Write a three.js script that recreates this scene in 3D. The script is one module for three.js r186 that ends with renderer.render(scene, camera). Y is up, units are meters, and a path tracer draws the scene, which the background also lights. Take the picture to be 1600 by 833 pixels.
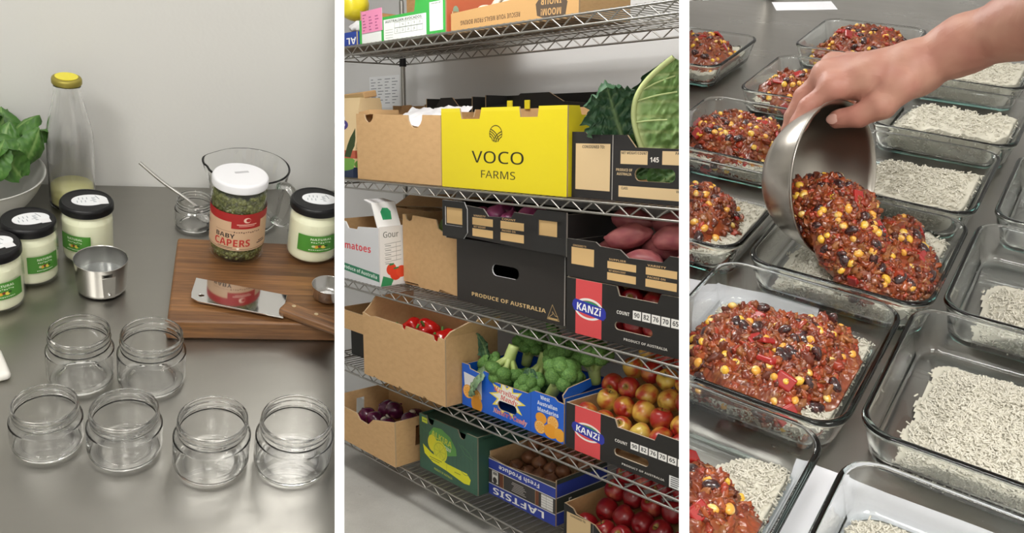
import * as THREE from 'three';
import { RoundedBoxGeometry } from 'three/addons/geometries/RoundedBoxGeometry.js';
import { mergeGeometries, mergeVertices, toCreasedNormals } from 'three/addons/utils/BufferGeometryUtils.js';
import { MarchingCubes } from 'three/addons/objects/MarchingCubes.js';
import { ImprovedNoise } from 'three/addons/math/ImprovedNoise.js';
import { RectAreaLightUniformsLib } from 'three/addons/lights/RectAreaLightUniformsLib.js';

// ---------------------------------------------------------------- camera, light, exposure
const scene = new THREE.Scene();
scene.background = new THREE.Color(0, 0, 0);
const EYE = 1.632;
const camera = new THREE.PerspectiveCamera(35.53, 1600 / 833, 0.02, 60);
camera.position.set(0, EYE, 0);
camera.rotation.x = -9.412 * Math.PI / 180;
scene.add(camera);
const renderer = new THREE.WebGLRenderer();
renderer.toneMapping = THREE.LinearToneMapping;
renderer.toneMappingExposure = 0.77;
renderer.shadowMap.enabled = true;
RectAreaLightUniformsLib.init();
const CEILING = 3.05;
// ceiling luminaires: [x, z, width, length, turn, intensity, what they hang over]
const LUMINAIRES = [
  [-0.66, -2.52, 0.55, 1.30, 0.85, 16.5, 'wide white ceiling light panel above the aisle in front of the wire shelves'],
  [-0.75, 1.70, 0.70, 1.50, 0.0, 19.0, 'wide white ceiling light panel on the bench side of the room behind the viewer'],
  [0.85, 1.70, 0.70, 1.50, 0.0, 19.0, 'wide white ceiling light panel on the container table side of the room behind the viewer'],
  [0.10, -1.22, 0.50, 1.20, 0.4, 3.4, 'added narrow ceiling light panel putting glare on the steel bench and container table'],  // extra panel added to brighten the bench front with its reflection
];

// ---------------------------------------------------------------- helpers
let seed = 7;
const rnd = (a = 0, b = 1) => { seed = (seed * 1664525 + 1013904223) >>> 0; return a + (b - a) * (seed / 4294967296); };
const reseed = s => { seed = s >>> 0; };
const perlin = new ImprovedNoise();
const noise = (x, y, z = 0) => perlin.noise(x + 31.7, y + 17.3, z + 5.1);
const fbm = (x, y, z = 0, n = 4) => { let s = 0, a = 0.5, f = 1; for (let i = 0; i < n; i++) { s += a * noise(x * f, y * f, z * f + i * 7); a *= 0.5; f *= 2; } return s; };
const V = (x, y, z) => new THREE.Vector3(x, y, z);
const lin = (r, g, b) => new THREE.Color().setRGB(r, g, b);

const basis = (m, o) => new THREE.Matrix4().set(m[0][0], m[0][1], m[0][2], o[0], m[1][0], m[1][1], m[1][2], o[1], m[2][0], m[2][1], m[2][2], o[2], 0, 0, 0, 1);
// the three places, each with its own axes (x along the bench / shelves / rows, y up from the surface, z towards the viewer)
const BENCH = basis([[0.9069, 0.21704, 0.36115], [-0.05306, 0.90913, -0.41311], [-0.41799, 0.35548, 0.83601]], [-0.5975, EYE - 0.0986, -1.447]);
const STORE = basis([[0.65753, 0, -0.75343], [0, 1, 0], [0.75343, 0, 0.65753]], [0, 0, -2.9029]);
const TABLE = basis([[0.81491, -0.0469, -0.57768], [-0.18412, 0.92414, -0.33476], [0.54956, 0.37917, 0.74446]], [0.1155, EYE - 0.2177, -0.7797]);
const WORLD = new THREE.Matrix4();
let PLACE = WORLD;
const things = [];
const taken = {};
function numbered(n) { const k = taken[n] = (taken[n] ?? -1) + 1; return k ? n + '_' + String(k).padStart(3, '0') : n; }
function tag(o, label, category, group) { o.userData.label = label; o.userData.category = category; if (group) o.userData.group = group; return o; }
function place(o, at = [0, 0, 0], rot = [0, 0, 0], name = o.name) {
  o.name = numbered(name);
  if (at) o.position.set(...at);
  if (rot) o.rotation.set(...rot);
  o.updateMatrix();
  o.matrix.premultiply(PLACE);
  o.matrix.decompose(o.position, o.quaternion, o.scale);
  o.userData.place = undefined; delete o.userData.place;
  scene.add(o);
  things.push([o, PLACE]);
  return o;
}
function thing(name, label, category, group) { const g = new THREE.Group(); g.name = name; return tag(g, label, category, group); }
function part(name, geo, mat, parent, at, rot) {
  const m = new THREE.Mesh(geo, mat); m.name = name; m.castShadow = m.receiveShadow = true;
  if (at) m.position.set(...at); if (rot) m.rotation.set(...rot);
  if (parent) parent.add(m);
  return m;
}
function structure(o, label) { o.userData.kind = 'structure'; if (label) tag(o, label, 'room'); return o; }
function dup(o, label, group) { const c = o.clone(); c.userData = { ...o.userData }; c.name = o.name.replace(/_\d{3}$/, ''); if (label) c.userData.label = label; if (group) c.userData.group = group; return c; }

// geometry helpers
const lathe = (pts, n = 40) => new THREE.LatheGeometry(pts.map(p => new THREE.Vector2(p[0], p[1])), n);
const smoothProfile = (pts, n) => new THREE.SplineCurve(pts.map(p => new THREE.Vector2(p[0], p[1]))).getPoints(n).map(p => [Math.max(p.x, 0), p.y]);
const tube = (pts, r, n = 12, k = 6, closed = false) => new THREE.TubeGeometry(new THREE.CatmullRomCurve3(pts.map(p => V(...p)), closed), n, r, k, closed);
function rod(a, b, r, k = 6) {
  const A = V(...a), B = V(...b), d = B.clone().sub(A), g = new THREE.CylinderGeometry(r, r, d.length(), k, 1);
  g.applyQuaternion(new THREE.Quaternion().setFromUnitVectors(V(0, 1, 0), d.clone().normalize()));
  const c = A.add(B).multiplyScalar(0.5); g.translate(c.x, c.y, c.z); return g;
}
const merge = list => mergeGeometries(list.map(g => g.index ? g.toNonIndexed() : g));
const box = (w, h, d, x = 0, y = 0, z = 0) => new THREE.BoxGeometry(w, h, d).translate(x, y, z);
const rbox = (w, h, d, r, x = 0, y = 0, z = 0) => new RoundedBoxGeometry(w, h, d, 2, r).translate(x, y, z);
function shapeOf(pts, holes = []) {
  const s = new THREE.Shape(pts.map(p => new THREE.Vector2(...p)));
  for (const h of holes) s.holes.push(new THREE.Path(h.map(p => new THREE.Vector2(...p))));
  return s;
}
const slot = (cx, cy, w, h, n = 6) => { const r = h / 2, o = []; for (let i = 0; i <= n; i++) { const a = -Math.PI / 2 + Math.PI * i / n; o.push([cx + w / 2 - r + r * Math.cos(a), cy + r * Math.sin(a)]); } for (let i = 0; i <= n; i++) { const a = Math.PI / 2 + Math.PI * i / n; o.push([cx - w / 2 + r + r * Math.cos(a), cy + r * Math.sin(a)]); } return o; };
// flat sheet with a front print: face uv runs 0..1 over w x h
function sheet(pts, holes, t, w, h) {
  const g = new THREE.ExtrudeGeometry(shapeOf(pts, holes), { depth: t, bevelEnabled: false });
  const uv = g.attributes.uv, p = g.attributes.position;
  for (let i = 0; i < uv.count; i++) uv.setXY(i, p.getX(i) / w, p.getY(i) / h);
  g.translate(0, 0, -t);
  return g;
}
function displace(g, f) { // move each vertex along its normal by f(position); welds first so that seams stay closed
  const m = mergeVertices(deleteAttrs(g), 1e-5); m.computeVertexNormals();
  const p = m.attributes.position, n = m.attributes.normal, a = V(0, 0, 0), b = V(0, 0, 0);
  for (let i = 0; i < p.count; i++) { a.fromBufferAttribute(p, i); b.fromBufferAttribute(n, i); a.addScaledVector(b, f(a.x, a.y, a.z)); p.setXYZ(i, a.x, a.y, a.z); }
  m.computeVertexNormals(); return m;
}
function deleteAttrs(g) { const c = g.clone(); c.deleteAttribute('uv'); c.deleteAttribute('normal'); return c; }
function paint(g, f) { // vertex colours from f(x, y, z) -> Color
  const p = g.attributes.position, c = new Float32Array(p.count * 3);
  for (let i = 0; i < p.count; i++) { const k = f(p.getX(i), p.getY(i), p.getZ(i)); c[3 * i] = k.r; c[3 * i + 1] = k.g; c[3 * i + 2] = k.b; }
  g.setAttribute('color', new THREE.BufferAttribute(c, 3)); return g;
}
const mixc = (a, b, t) => a.clone().lerp(b, Math.min(1, Math.max(0, t)));

// ---------------------------------------------------------------- textures and materials
function canvasTex(w, h, draw, srgb = true) {
  const c = document.createElement('canvas'); c.width = w; c.height = h;
  const x = c.getContext('2d'); draw(x, w, h);
  const t = new THREE.CanvasTexture(c); if (srgb) t.colorSpace = THREE.SRGBColorSpace; t.magFilter = THREE.LinearFilter; return t;
}
function dataTex(n, m, f, srgb = false) { // f(u, v) -> [r, g, b] 0..255, tiling
  const d = new Uint8Array(n * m * 4);
  for (let j = 0; j < m; j++) for (let i = 0; i < n; i++) { const k = f(i / n, j / m), o = 4 * (j * n + i); d[o] = k[0]; d[o + 1] = k[1]; d[o + 2] = k[2]; d[o + 3] = 255; }
  const t = new THREE.DataTexture(d, n, m); t.wrapS = t.wrapT = THREE.RepeatWrapping; t.magFilter = THREE.LinearFilter; if (srgb) t.colorSpace = THREE.SRGBColorSpace; t.needsUpdate = true; return t;
}
const withRepeat = (t, u, v) => { const c = t.clone(); c.repeat.set(u, v); c.needsUpdate = true; return c; };
// tiling noise through a torus-free blend
const tileNoise = (u, v, f, n = 4) => { const a = fbm(u * f, v * f, 0, n), b = fbm((u - 1) * f, v * f, 0, n), c = fbm(u * f, (v - 1) * f, 0, n), d = fbm((u - 1) * f, (v - 1) * f, 0, n); return (a * (1 - u) + b * u) * (1 - v) + (c * (1 - u) + d * u) * v; };
const std = (color, roughness = 0.6, extra = {}) => new THREE.MeshStandardMaterial({ color, roughness, metalness: 0, ...extra });
const phys = (color, roughness, extra = {}) => new THREE.MeshPhysicalMaterial({ color, roughness, metalness: 0, ...extra });

const paperGrain = dataTex(256, 256, (u, v) => { const k = 128 + 150 * tileNoise(u, v, 6, 5) + rnd(-18, 18); return [k, k, k]; });
const fibre = (r, g, b, amt = 8) => dataTex(256, 256, (u, v) => { const k = amt * (2.0 * tileNoise(u, v, 5, 4)) + rnd(-6, 6) + (rnd() < 0.012 ? -22 : 0); return [r + k, g + k, b + k * 0.9].map(q => Math.max(0, Math.min(255, q))); }, true);
reseed(11);
const kraftTex = fibre(205, 166, 118);
const kraft2Tex = fibre(188, 147, 100);
const M = {
  wallWhite: std(lin(0.74, 0.735, 0.71), 0.75, { bumpMap: withRepeat(paperGrain, 2, 2), bumpScale: 0.0006 }),
  white: std(lin(0.90, 0.90, 0.90), 0.8),
  kraft: std(0xffffff, 0.85, { map: withRepeat(kraftTex, 3, 3), bumpMap: withRepeat(paperGrain, 5, 5), bumpScale: 0.0003 }),
  kraftDark: std(0xffffff, 0.85, { map: withRepeat(kraft2Tex, 3, 3), bumpMap: withRepeat(paperGrain, 5, 5), bumpScale: 0.0003 }),
  kraftEdge: std(lin(0.50, 0.36, 0.22), 0.9),
  whiteCard: std(lin(0.76, 0.76, 0.77), 0.7),
  blackCard: std(lin(0.018, 0.017, 0.016), 0.65),
  wire: new THREE.MeshStandardMaterial({ color: lin(0.37, 0.36, 0.335), roughness: 0.34, metalness: 0.9 }),
  steel: new THREE.MeshStandardMaterial({ color: lin(0.62, 0.61, 0.59), roughness: 0.2, metalness: 1 }),
  blackPlastic: phys(lin(0.008, 0.008, 0.009), 0.34, { specularIntensity: 0.6 }),
};
// ---------------------------------------------------------------- the room and its lamps
const concreteTex = dataTex(512, 512, (u, v) => { const a = tileNoise(u, v, 4, 5), b = tileNoise(v, u, 14, 3), s = tileNoise(u, v, 40, 2); const k = 190 + 46 * a + 20 * b + rnd(-4, 4) - (s > 0.28 ? 70 * (s - 0.28) * 5 : 0); return [k, k * 0.992, k * 0.965].map(q => Math.max(0, Math.min(255, q))); }, true);
const floorMat = std(0xffffff, 0.62, { map: withRepeat(concreteTex, 4, 4), bumpMap: withRepeat(paperGrain, 14, 14), bumpScale: 0.0008 });
PLACE = STORE;
{
  const X0 = -2.7, X1 = 5.2, Z0 = -0.62, Z1 = 5.2, T = 0.1, W = X1 - X0, D = Z1 - Z0, cx = (X0 + X1) / 2, cz = (Z0 + Z1) / 2;
  const wall = std(lin(0.70, 0.70, 0.70), 0.8, { bumpMap: withRepeat(paperGrain, 8, 4), bumpScale: 0.0008 });
  const mk = (n, w, h, d, x, y, z, m) => structure(place(part(n, box(w, h, d), m), [x, y, z]));
  mk('floor', W + 2 * T, T, D + 2 * T, cx, -T / 2, cz, floorMat);
  mk('ceiling', W + 2 * T, T, D + 2 * T, cx, CEILING + T / 2, cz, M.white);
  mk('wall_back', W + 2 * T, CEILING, T, cx, CEILING / 2, Z0 - T / 2, wall);
  mk('wall_front', W + 2 * T, CEILING, T, cx, CEILING / 2, Z1 + T / 2, M.wallWhite);
  mk('wall_left', T, CEILING, D, X0 - T / 2, CEILING / 2, cz, wall);
  mk('wall_right', T, CEILING, D, X1 + T / 2, CEILING / 2, cz, M.wallWhite);
}
PLACE = WORLD;
for (const [x, z, w, l, turn, power, what] of LUMINAIRES) {
  const g = thing('ceiling_light', what, 'ceiling light');
  part('frame', merge([box(w + 0.06, 0.05, 0.03, 0, 0, l / 2 + 0.015), box(w + 0.06, 0.05, 0.03, 0, 0, -l / 2 - 0.015), box(0.03, 0.05, l, w / 2 + 0.015, 0, 0), box(0.03, 0.05, l, -w / 2 - 0.015, 0, 0)]), M.white, g, [0, -0.025, 0]);
  part('diffuser', box(w, 0.02, l), std(lin(0.8, 0.8, 0.8), 0.6, { emissive: lin(1, 0.98, 0.94), emissiveIntensity: power * 0.5 }), g, [0, -0.025, 0]);
  const light = new THREE.RectAreaLight(lin(1, 0.975, 0.935), power, w, l);
  light.position.set(0, -0.045, 0); light.rotation.x = -Math.PI / 2; light.castShadow = true; light.name = 'ceiling_light_glow'; g.add(light);
  place(g, [x, CEILING, z], [0, turn, 0]);
}
// two added white boards, seen edge-on as strips, part the places and their light
const PITCH = -9.412 * Math.PI / 180;
const CAM = new THREE.Matrix4().makeRotationX(PITCH).setPosition(0, EYE, 0);
const CUT = { BENCH: -0.2133, TABLE: 0.2133 };
for (const [n, k0, k1, side, what] of [
  ['added_partition_west', -0.21308, -0.20154, [[0.78, -0.50], [0.78, -0.265], [1.22, 0.12], [1.30, 0.45], [1.30, 0.62], [1.75, 0.62], [1.75, -0.50]], 'added white partition board between the steel bench and the wire shelves'],
  ['added_partition_east', 0.20077, 0.21308, [[0.585, -0.45], [0.585, -0.205], [1.65, 0.56], [1.65, 0.72], [2.0, 0.72], [2.0, -0.45]], 'added white partition board between the wire shelves and the food container table'],
]) { // side outline as [distance from the viewer, height]; the board thickens a little towards the back
  const pos = [], put = (k, [d, h]) => pos.push(k * d, h, -d), m = side.length;
  for (const t of THREE.ShapeUtils.triangulateShape(side.map(q => new THREE.Vector2(...q)), [])) { for (const i of t) put(k1, side[i]); for (const i of [...t].reverse()) put(k0, side[i]); }
  for (let i = 0; i < m; i++) { const q = side[i], r = side[(i + 1) % m]; put(k0, q); put(k1, q); put(k1, r); put(k0, q); put(k1, r); put(k0, r); }
  const g = new THREE.BufferGeometry(); g.setAttribute('position', new THREE.Float32BufferAttribute(pos, 3)); g.computeVertexNormals(); g.applyMatrix4(CAM);
  structure(place(part(n, g, M.white)), what);
}
// ---------------------------------------------------------------- the store: wire shelving
PLACE = STORE;
const SH = [1.988, 1.411, 0.951, 0.543, 0.171];
const SX0 = -1.40, SX1 = 0.985, SD = 0.5;
{
  const g = thing('wire_shelving', 'tall chrome wire shelving unit loaded with cartons of produce', 'shelving');
  const zig = (len, n) => { const p = []; for (let i = 0; i <= n; i++) p.push([len * i / n, i % 2 ? -0.034 : 0]); return p; };
  const truss = (len, n) => { const l = [rod([0, 0, 0], [len, 0, 0], 0.0042), rod([0, -0.034, 0], [len, -0.034, 0], 0.0042)], z = zig(len, n); for (let i = 0; i < n; i++) l.push(rod([z[i][0], z[i][1], 0], [z[i + 1][0], z[i + 1][1], 0], 0.0029, 5)); return merge(l); };
  const long = truss(SX1 - SX0, 48), short = truss(SD, 10).rotateY(Math.PI / 2);
  const inner = merge([0.17, 0.34].map(z => truss(SX1 - SX0, 48).scale(1, 0.55, 1).translate(0, -0.004, -z)));
  const cross = [];
  for (let i = 0; i < 73; i++) { const x = (SX1 - SX0) * (i + 0.5) / 73; cross.push(rod([x, 0.004, 0], [x, 0.004, -SD], 0.0021, 5)); }
  const grating = merge(cross);
  for (const y of SH) {
    const s = part('shelf', grating, M.wire, g, [SX0, y - 0.0065, 0]);
    part('front_rail', long, M.wire, s); part('back_rail', long, M.wire, s, [0, 0, -SD]);
    part('end_rail', short, M.wire, s); part('end_rail', short, M.wire, s, [SX1 - SX0, 0, 0]);
    part('support_rail', inner, M.wire, s);
  }
  const post = lathe([[0, 0], [0.018, 0], [0.018, 0.012], [0.0125, 0.02], [0.0125, 2.25], [0.010, 2.258], [0, 2.258]], 14);
  for (const x of [SX0 + 0.01, SX1 - 0.01]) for (const z of [-0.012, -SD + 0.012]) {
    const p = part('post', post, M.wire, g, [x, 0, z]);
    for (const y of SH) part('clip', lathe([[0.0135, 0], [0.018, 0], [0.0155, 0.05], [0.0135, 0.05]], 14), M.blackPlastic, p, [0, y - 0.05, 0]);
  }
  place(g);
}
{ // notice on the wall behind
  const t = canvasTex(256, 160, (x, w, h) => { x.fillStyle = '#e9ebee'; x.fillRect(0, 0, w, h); x.fillStyle = '#8d9197'; for (let i = 0; i < 4; i++) for (let j = 0; j < 9; j++) x.fillRect(14 + i * 60, 14 + j * 15, 20 + ((i * 7 + j * 13) % 5) * 7, 4); });
  const o = part('wall_notice', box(0.30, 0.17, 0.002), [M.whiteCard, M.whiteCard, M.whiteCard, M.whiteCard, std(0xffffff, 0.8, { map: t }), M.whiteCard]);
  tag(o, 'printed white notice sheet stuck on the wall behind the shelves', 'notice'); place(o, [-1.77, 1.83, -0.6185]);
}
// ---------------------------------------------------------------- cartons
const draw = (W, H, f) => canvasTex(W, H, (x) => {
  const o = {
    x, W, H,
    fill: (c) => { x.fillStyle = c; x.fillRect(0, 0, W, H); },
    rect: (u0, v0, u1, v1, c) => { x.fillStyle = c; x.fillRect(u0 * W, (1 - v1) * H, (u1 - u0) * W, (v1 - v0) * H); },
    frame: (u0, v0, u1, v1, c, lw) => { x.strokeStyle = c; x.lineWidth = lw; x.strokeRect(u0 * W, (1 - v1) * H, (u1 - u0) * W, (v1 - v0) * H); },
    text: (s, u, v, size, c, { w = 'bold', a = 'center', fam = 'sans-serif', turn = 0, width, italic } = {}) => { x.save(); x.translate(u * W, (1 - v) * H); x.rotate(turn); x.fillStyle = c; x.font = `${italic ? 'italic ' : ''}${w} ${size * H}px ${fam}`; x.textAlign = a; x.textBaseline = 'middle'; if (width) { const k = width * W / Math.max(1, x.measureText(s).width); x.scale(k, 1); } x.fillText(s, 0, 0); x.restore(); },
    disc: (u, v, ru, rv, c, turn = 0) => { x.fillStyle = c; x.beginPath(); x.ellipse(u * W, (1 - v) * H, ru * W, rv * H, turn, 0, 7); x.fill(); },
    poly: (p, c) => { x.fillStyle = c; x.beginPath(); p.forEach((q, i) => x[i ? 'lineTo' : 'moveTo'](q[0] * W, (1 - q[1]) * H)); x.closePath(); x.fill(); },
    line: (p, c, lw) => { x.strokeStyle = c; x.lineWidth = lw; x.lineJoin = 'round'; x.lineCap = 'round'; x.beginPath(); p.forEach((q, i) => x[i ? 'lineTo' : 'moveTo'](q[0] * W, (1 - q[1]) * H)); x.stroke(); },
    ring: (u, v, ru, rv, c, lw, a0 = 0, a1 = 6.3) => { x.strokeStyle = c; x.lineWidth = lw; x.beginPath(); x.ellipse(u * W, (1 - v) * H, ru * W, rv * H, 0, a0, a1); x.stroke(); },
    grain: (n, c) => { x.fillStyle = c; for (let i = 0; i < n; i++) x.fillRect(rnd(0, W), rnd(0, H), rnd(1, 4), rnd(1, 2)); },
  };
  f(o);
});
const print = (t, roughness = 0.62, extra = {}) => std(0xffffff, roughness, { map: t, bumpMap: withRepeat(paperGrain, 2, 2), bumpScale: 0.0002, ...extra });
const card = (c, roughness = 0.6) => std(c, roughness, { bumpMap: withRepeat(paperGrain, 4, 4), bumpScale: 0.0003 });
// outline of a panel: notches cut into the top [from, to, depth, slope], bottom too when they are given
function outline(w, h, top = [], bottom = [], hR = h) {
  const p = [[0, 0]], yt = x => h + (hR - h) * x / w;
  for (const [a, b, d, s] of bottom) p.push([a, 0], [a + s, d], [b - s, d], [b, 0]);
  p.push([w, 0], [w, hR]);
  for (const [a, b, d, s] of [...top].reverse()) p.push([b, yt(b)], [b - s, yt(b) - d], [a + s, yt(a) - d], [a, yt(a)]);
  p.push([0, h]);
  return p.filter((q, i) => !i || Math.hypot(q[0] - p[i - 1][0], q[1] - p[i - 1][1]) > 1e-5);
}
function carton(name, label, { w, h, d, t = 0.006, face, edge = M.kraftEdge, side, inside = M.kraft, pts, holes = [], hb = h, hs = h, sidePts, sideHoles = [], group, at, rot }) {
  const g = thing(name, label, 'carton', group);
  part('front_panel', sheet(pts || outline(w, h), holes, t, w, h), [face, edge], g);
  // the inside of the board shows on the far panels
  part('back_panel', sheet(outline(w - 2 * t, hb), [], t, w, hb), [inside, edge], g, [t, 0, -d + t]);
  for (const x of [t, w]) part('side_panel', sheet(sidePts || outline(d - t, hs), sideHoles, t, d, hs), [x === w ? side || inside : inside, edge], g, [x, 0, -t], [0, Math.PI / 2, 0]);
  part('base_panel', box(w - 2 * t, t, d - 2 * t, w / 2, t / 2, -d / 2), inside, g);
  if (at) place(g, at, rot);
  return g;
}
const TAN = '#d8b27c', INK = '#262422';
// --- second shelf
{
  const tex = draw(1024, 460, o => {
    o.fill('#e2cf1a'); o.rect(0, 0.955, 1, 1, '#e6d52c');
    o.ring(0.474, 0.685, 0.050, 0.098, '#3a3510', 5, Math.PI * 0.86, Math.PI * 2.14);
    o.x.save(); o.x.beginPath(); o.x.ellipse(0.474 * o.W, 0.315 * o.H, 0.052 * o.W, 0.10 * o.H, 0, 0, 7); o.x.clip();
    for (let i = 0; i < 6; i++) { o.ring(0.395, 0.60, 0.02 + i * 0.016, 0.02 + i * 0.026, '#3a3510', 6); o.ring(0.565, 0.545, 0.03 + i * 0.017, 0.04 + i * 0.028, '#3a3510', 6, Math.PI * 0.9, Math.PI * 1.6); }
    o.x.restore();
    o.text('VOCO', 0.487, 0.40, 0.20, '#23200f', { w: 'normal', width: 0.43 }); o.text('FARMS', 0.487, 0.19, 0.125, '#3b3716', { w: 'normal', width: 0.29 });
  });
  const yellow = card(lin(0.74, 0.62, 0.012), 0.45);
  const g = carton('yellow_carton', 'bright yellow farm carton with black lettering on the second shelf', { w: 0.685, h: 0.296, d: 0.22, face: print(tex, 0.4), side: yellow, pts: outline(0.685, 0.296, [[0.115, 0.245, 0.040, 0.012], [0.45, 0.55, 0.036, 0.006]]), at: null, sidePts: outline(0.214, 0.296, [[0.05, 0.16, 0.03, 0.01]]) });
  part('tab', rbox(0.03, 0.035, 0.006, 0.002), yellow, g, [0.16, 0.31, -0.21]); part('tab', rbox(0.028, 0.034, 0.006, 0.002), yellow, g, [0.26, 0.31, -0.21]);
  part('tab', rbox(0.006, 0.04, 0.03, 0.002), yellow, g, [0.682, 0.305, -0.14]); part('tab', rbox(0.006, 0.04, 0.03, 0.002), yellow, g, [0.682, 0.305, -0.20]);
  place(g, [-0.436, SH[1], -0.02]);
}
{
  const half = (cx, y, r, n = 8) => { const o = []; for (let i = 0; i <= n; i++) { const a = Math.PI * i / n; o.push([cx + r * Math.cos(a), y - r * Math.sin(a)]); } return o; };
  const w = 0.63, h = 0.286, hr = 0.272;
  const pts = [[0, 0], [w, 0], [w, hr], ...half(0.455, 0.275, 0.052), ...half(0.105, 0.283, 0.036), [0, h]];
  const g = carton('plain_carton', 'plain brown carton with half-moon hand cuts beside the yellow carton', { w, h, d: 0.22, face: M.kraft, side: M.kraft, pts });
  part('flap', box(0.09, 0.02, 0.15), M.kraft, g, [0.045, 0.288, -0.09], [0, 0, 0.12]);
  place(g, [-1.083, SH[1], -0.03]);
  const p = thing('paper_liner', 'crumpled white paper liner poking out of the plain brown carton', 'paper');
  const pg = new THREE.PlaneGeometry(0.42, 0.16, 40, 14); { const a = pg.attributes.position; for (let i = 0; i < a.count; i++) { const x = a.getX(i), y = a.getY(i); a.setZ(i, 0.03 * fbm(x * 9, y * 12, 2) + 0.012 * Math.abs(noise(x * 25, y * 20, 4))); } pg.rotateX(-1.05); pg.computeVertexNormals(); }
  part('sheet', pg, std(lin(0.78, 0.78, 0.8), 0.8, { side: THREE.DoubleSide }), p);
  place(p, [-0.68, SH[1] + 0.266, -0.135]);
}
{ // patterned paper bag by the frame's edge
  const tex = draw(256, 512, o => { o.fill('#dcc296'); o.rect(0, 0, 1, 0.13, '#22304a'); o.disc(0.55, 0.17, 0.55, 0.09, '#6a9a43'); o.rect(0, 0.24, 1, 0.34, '#b4563f'); o.poly([[0.55, 0.26], [0.75, 0.5], [0.9, 0.62], [0.95, 0.4], [0.8, 0.25]], '#31421d'); o.disc(0.2, 0.74, 0.3, 0.06, '#d7d4cf'); o.disc(0.35, 0.66, 0.28, 0.07, '#463b7d'); o.disc(0.35, 0.66, 0.17, 0.035, '#cfc8dc'); o.rect(0.05, 0.36, 0.3, 0.52, '#8a7350'); });
  const w = 0.22, h = 0.36, d = 0.2, g = thing('paper_bag', 'printed paper produce bag with folded top at the shelf end', 'bag');
  const b = new THREE.BoxGeometry(w, h, d, 6, 12, 6); const a = b.attributes.position; for (let i = 0; i < a.count; i++) { const y = a.getY(i) / h + 0.5; a.setZ(i, a.getZ(i) * (1 - 0.45 * y) + 0.01 * noise(a.getX(i) * 12, y * 6, a.getZ(i) * 12)); } b.computeVertexNormals();
  part('body', b, print(tex, 0.7), g, [0, h / 2, 0]);
  part('folded_top', rbox(w * 0.98, 0.03, 0.07, 0.006), M.kraft, g, [0.005, h + 0.012, 0], [0.15, 0, 0.04]);
  place(g, [-1.266, SH[1], -0.15]);
}
{ // black and tan carton with leafy greens
  const w = 0.705, h = 0.211;
  const tex = draw(1280, 384, o => {
    o.fill('#211f1e'); o.line([[0.252, 0], [0.252, 0.96]], '#cfcac2', 4);
    o.rect(0.024, 0.125, 0.238, 0.825, '#d9bd90'); o.text('CONSIGNED TO:', 0.135, 0.775, 0.062, INK, { width: 0.14 });
    o.rect(0.298, 0.54, 0.45, 0.73, '#d9bd90'); o.text('NET WEIGHT/COUNT', 0.374, 0.70, 0.05, INK, { width: 0.145 }); o.text('145', 0.487, 0.615, 0.10, '#efeae2');
    o.rect(0.528, 0.55, 0.78, 0.74, '#d9bd90'); o.text('PACKED ON', 0.64, 0.71, 0.05, INK, { width: 0.09 });
    o.text('PRODUCE OF', 0.32, 0.455, 0.055, '#d9bd90', { width: 0.095 }); o.text('AUSTRALIA', 0.32, 0.395, 0.055, '#d9bd90', { width: 0.085 });
    o.rect(0.29, 0.06, 0.97, 0.225, '#d9bd90'); o.text('CLASS:', 0.325, 0.19, 0.05, INK, { width: 0.04 }); o.text('VARIETY:', 0.63, 0.19, 0.05, INK, { width: 0.05 });
  });
  const g = carton('black_tan_carton', 'black carton with tan blank panels full of crinkled green leaves', { w, h, d: 0.3, hs: 0.2, hb: 0.19, face: print(tex), side: M.blackCard, pts: [[0, 0], [w, 0], [w, 0.16], [0.27, 0.165], [0.235, 0.202], [0.07, 0.202], [0.06, 0.211], [0, 0.211]], holes: [slot(0.49 * w, 0.40 * h, 0.155, 0.040)] });
  place(g, [0.252, SH[1], -0.04]);
}
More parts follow.
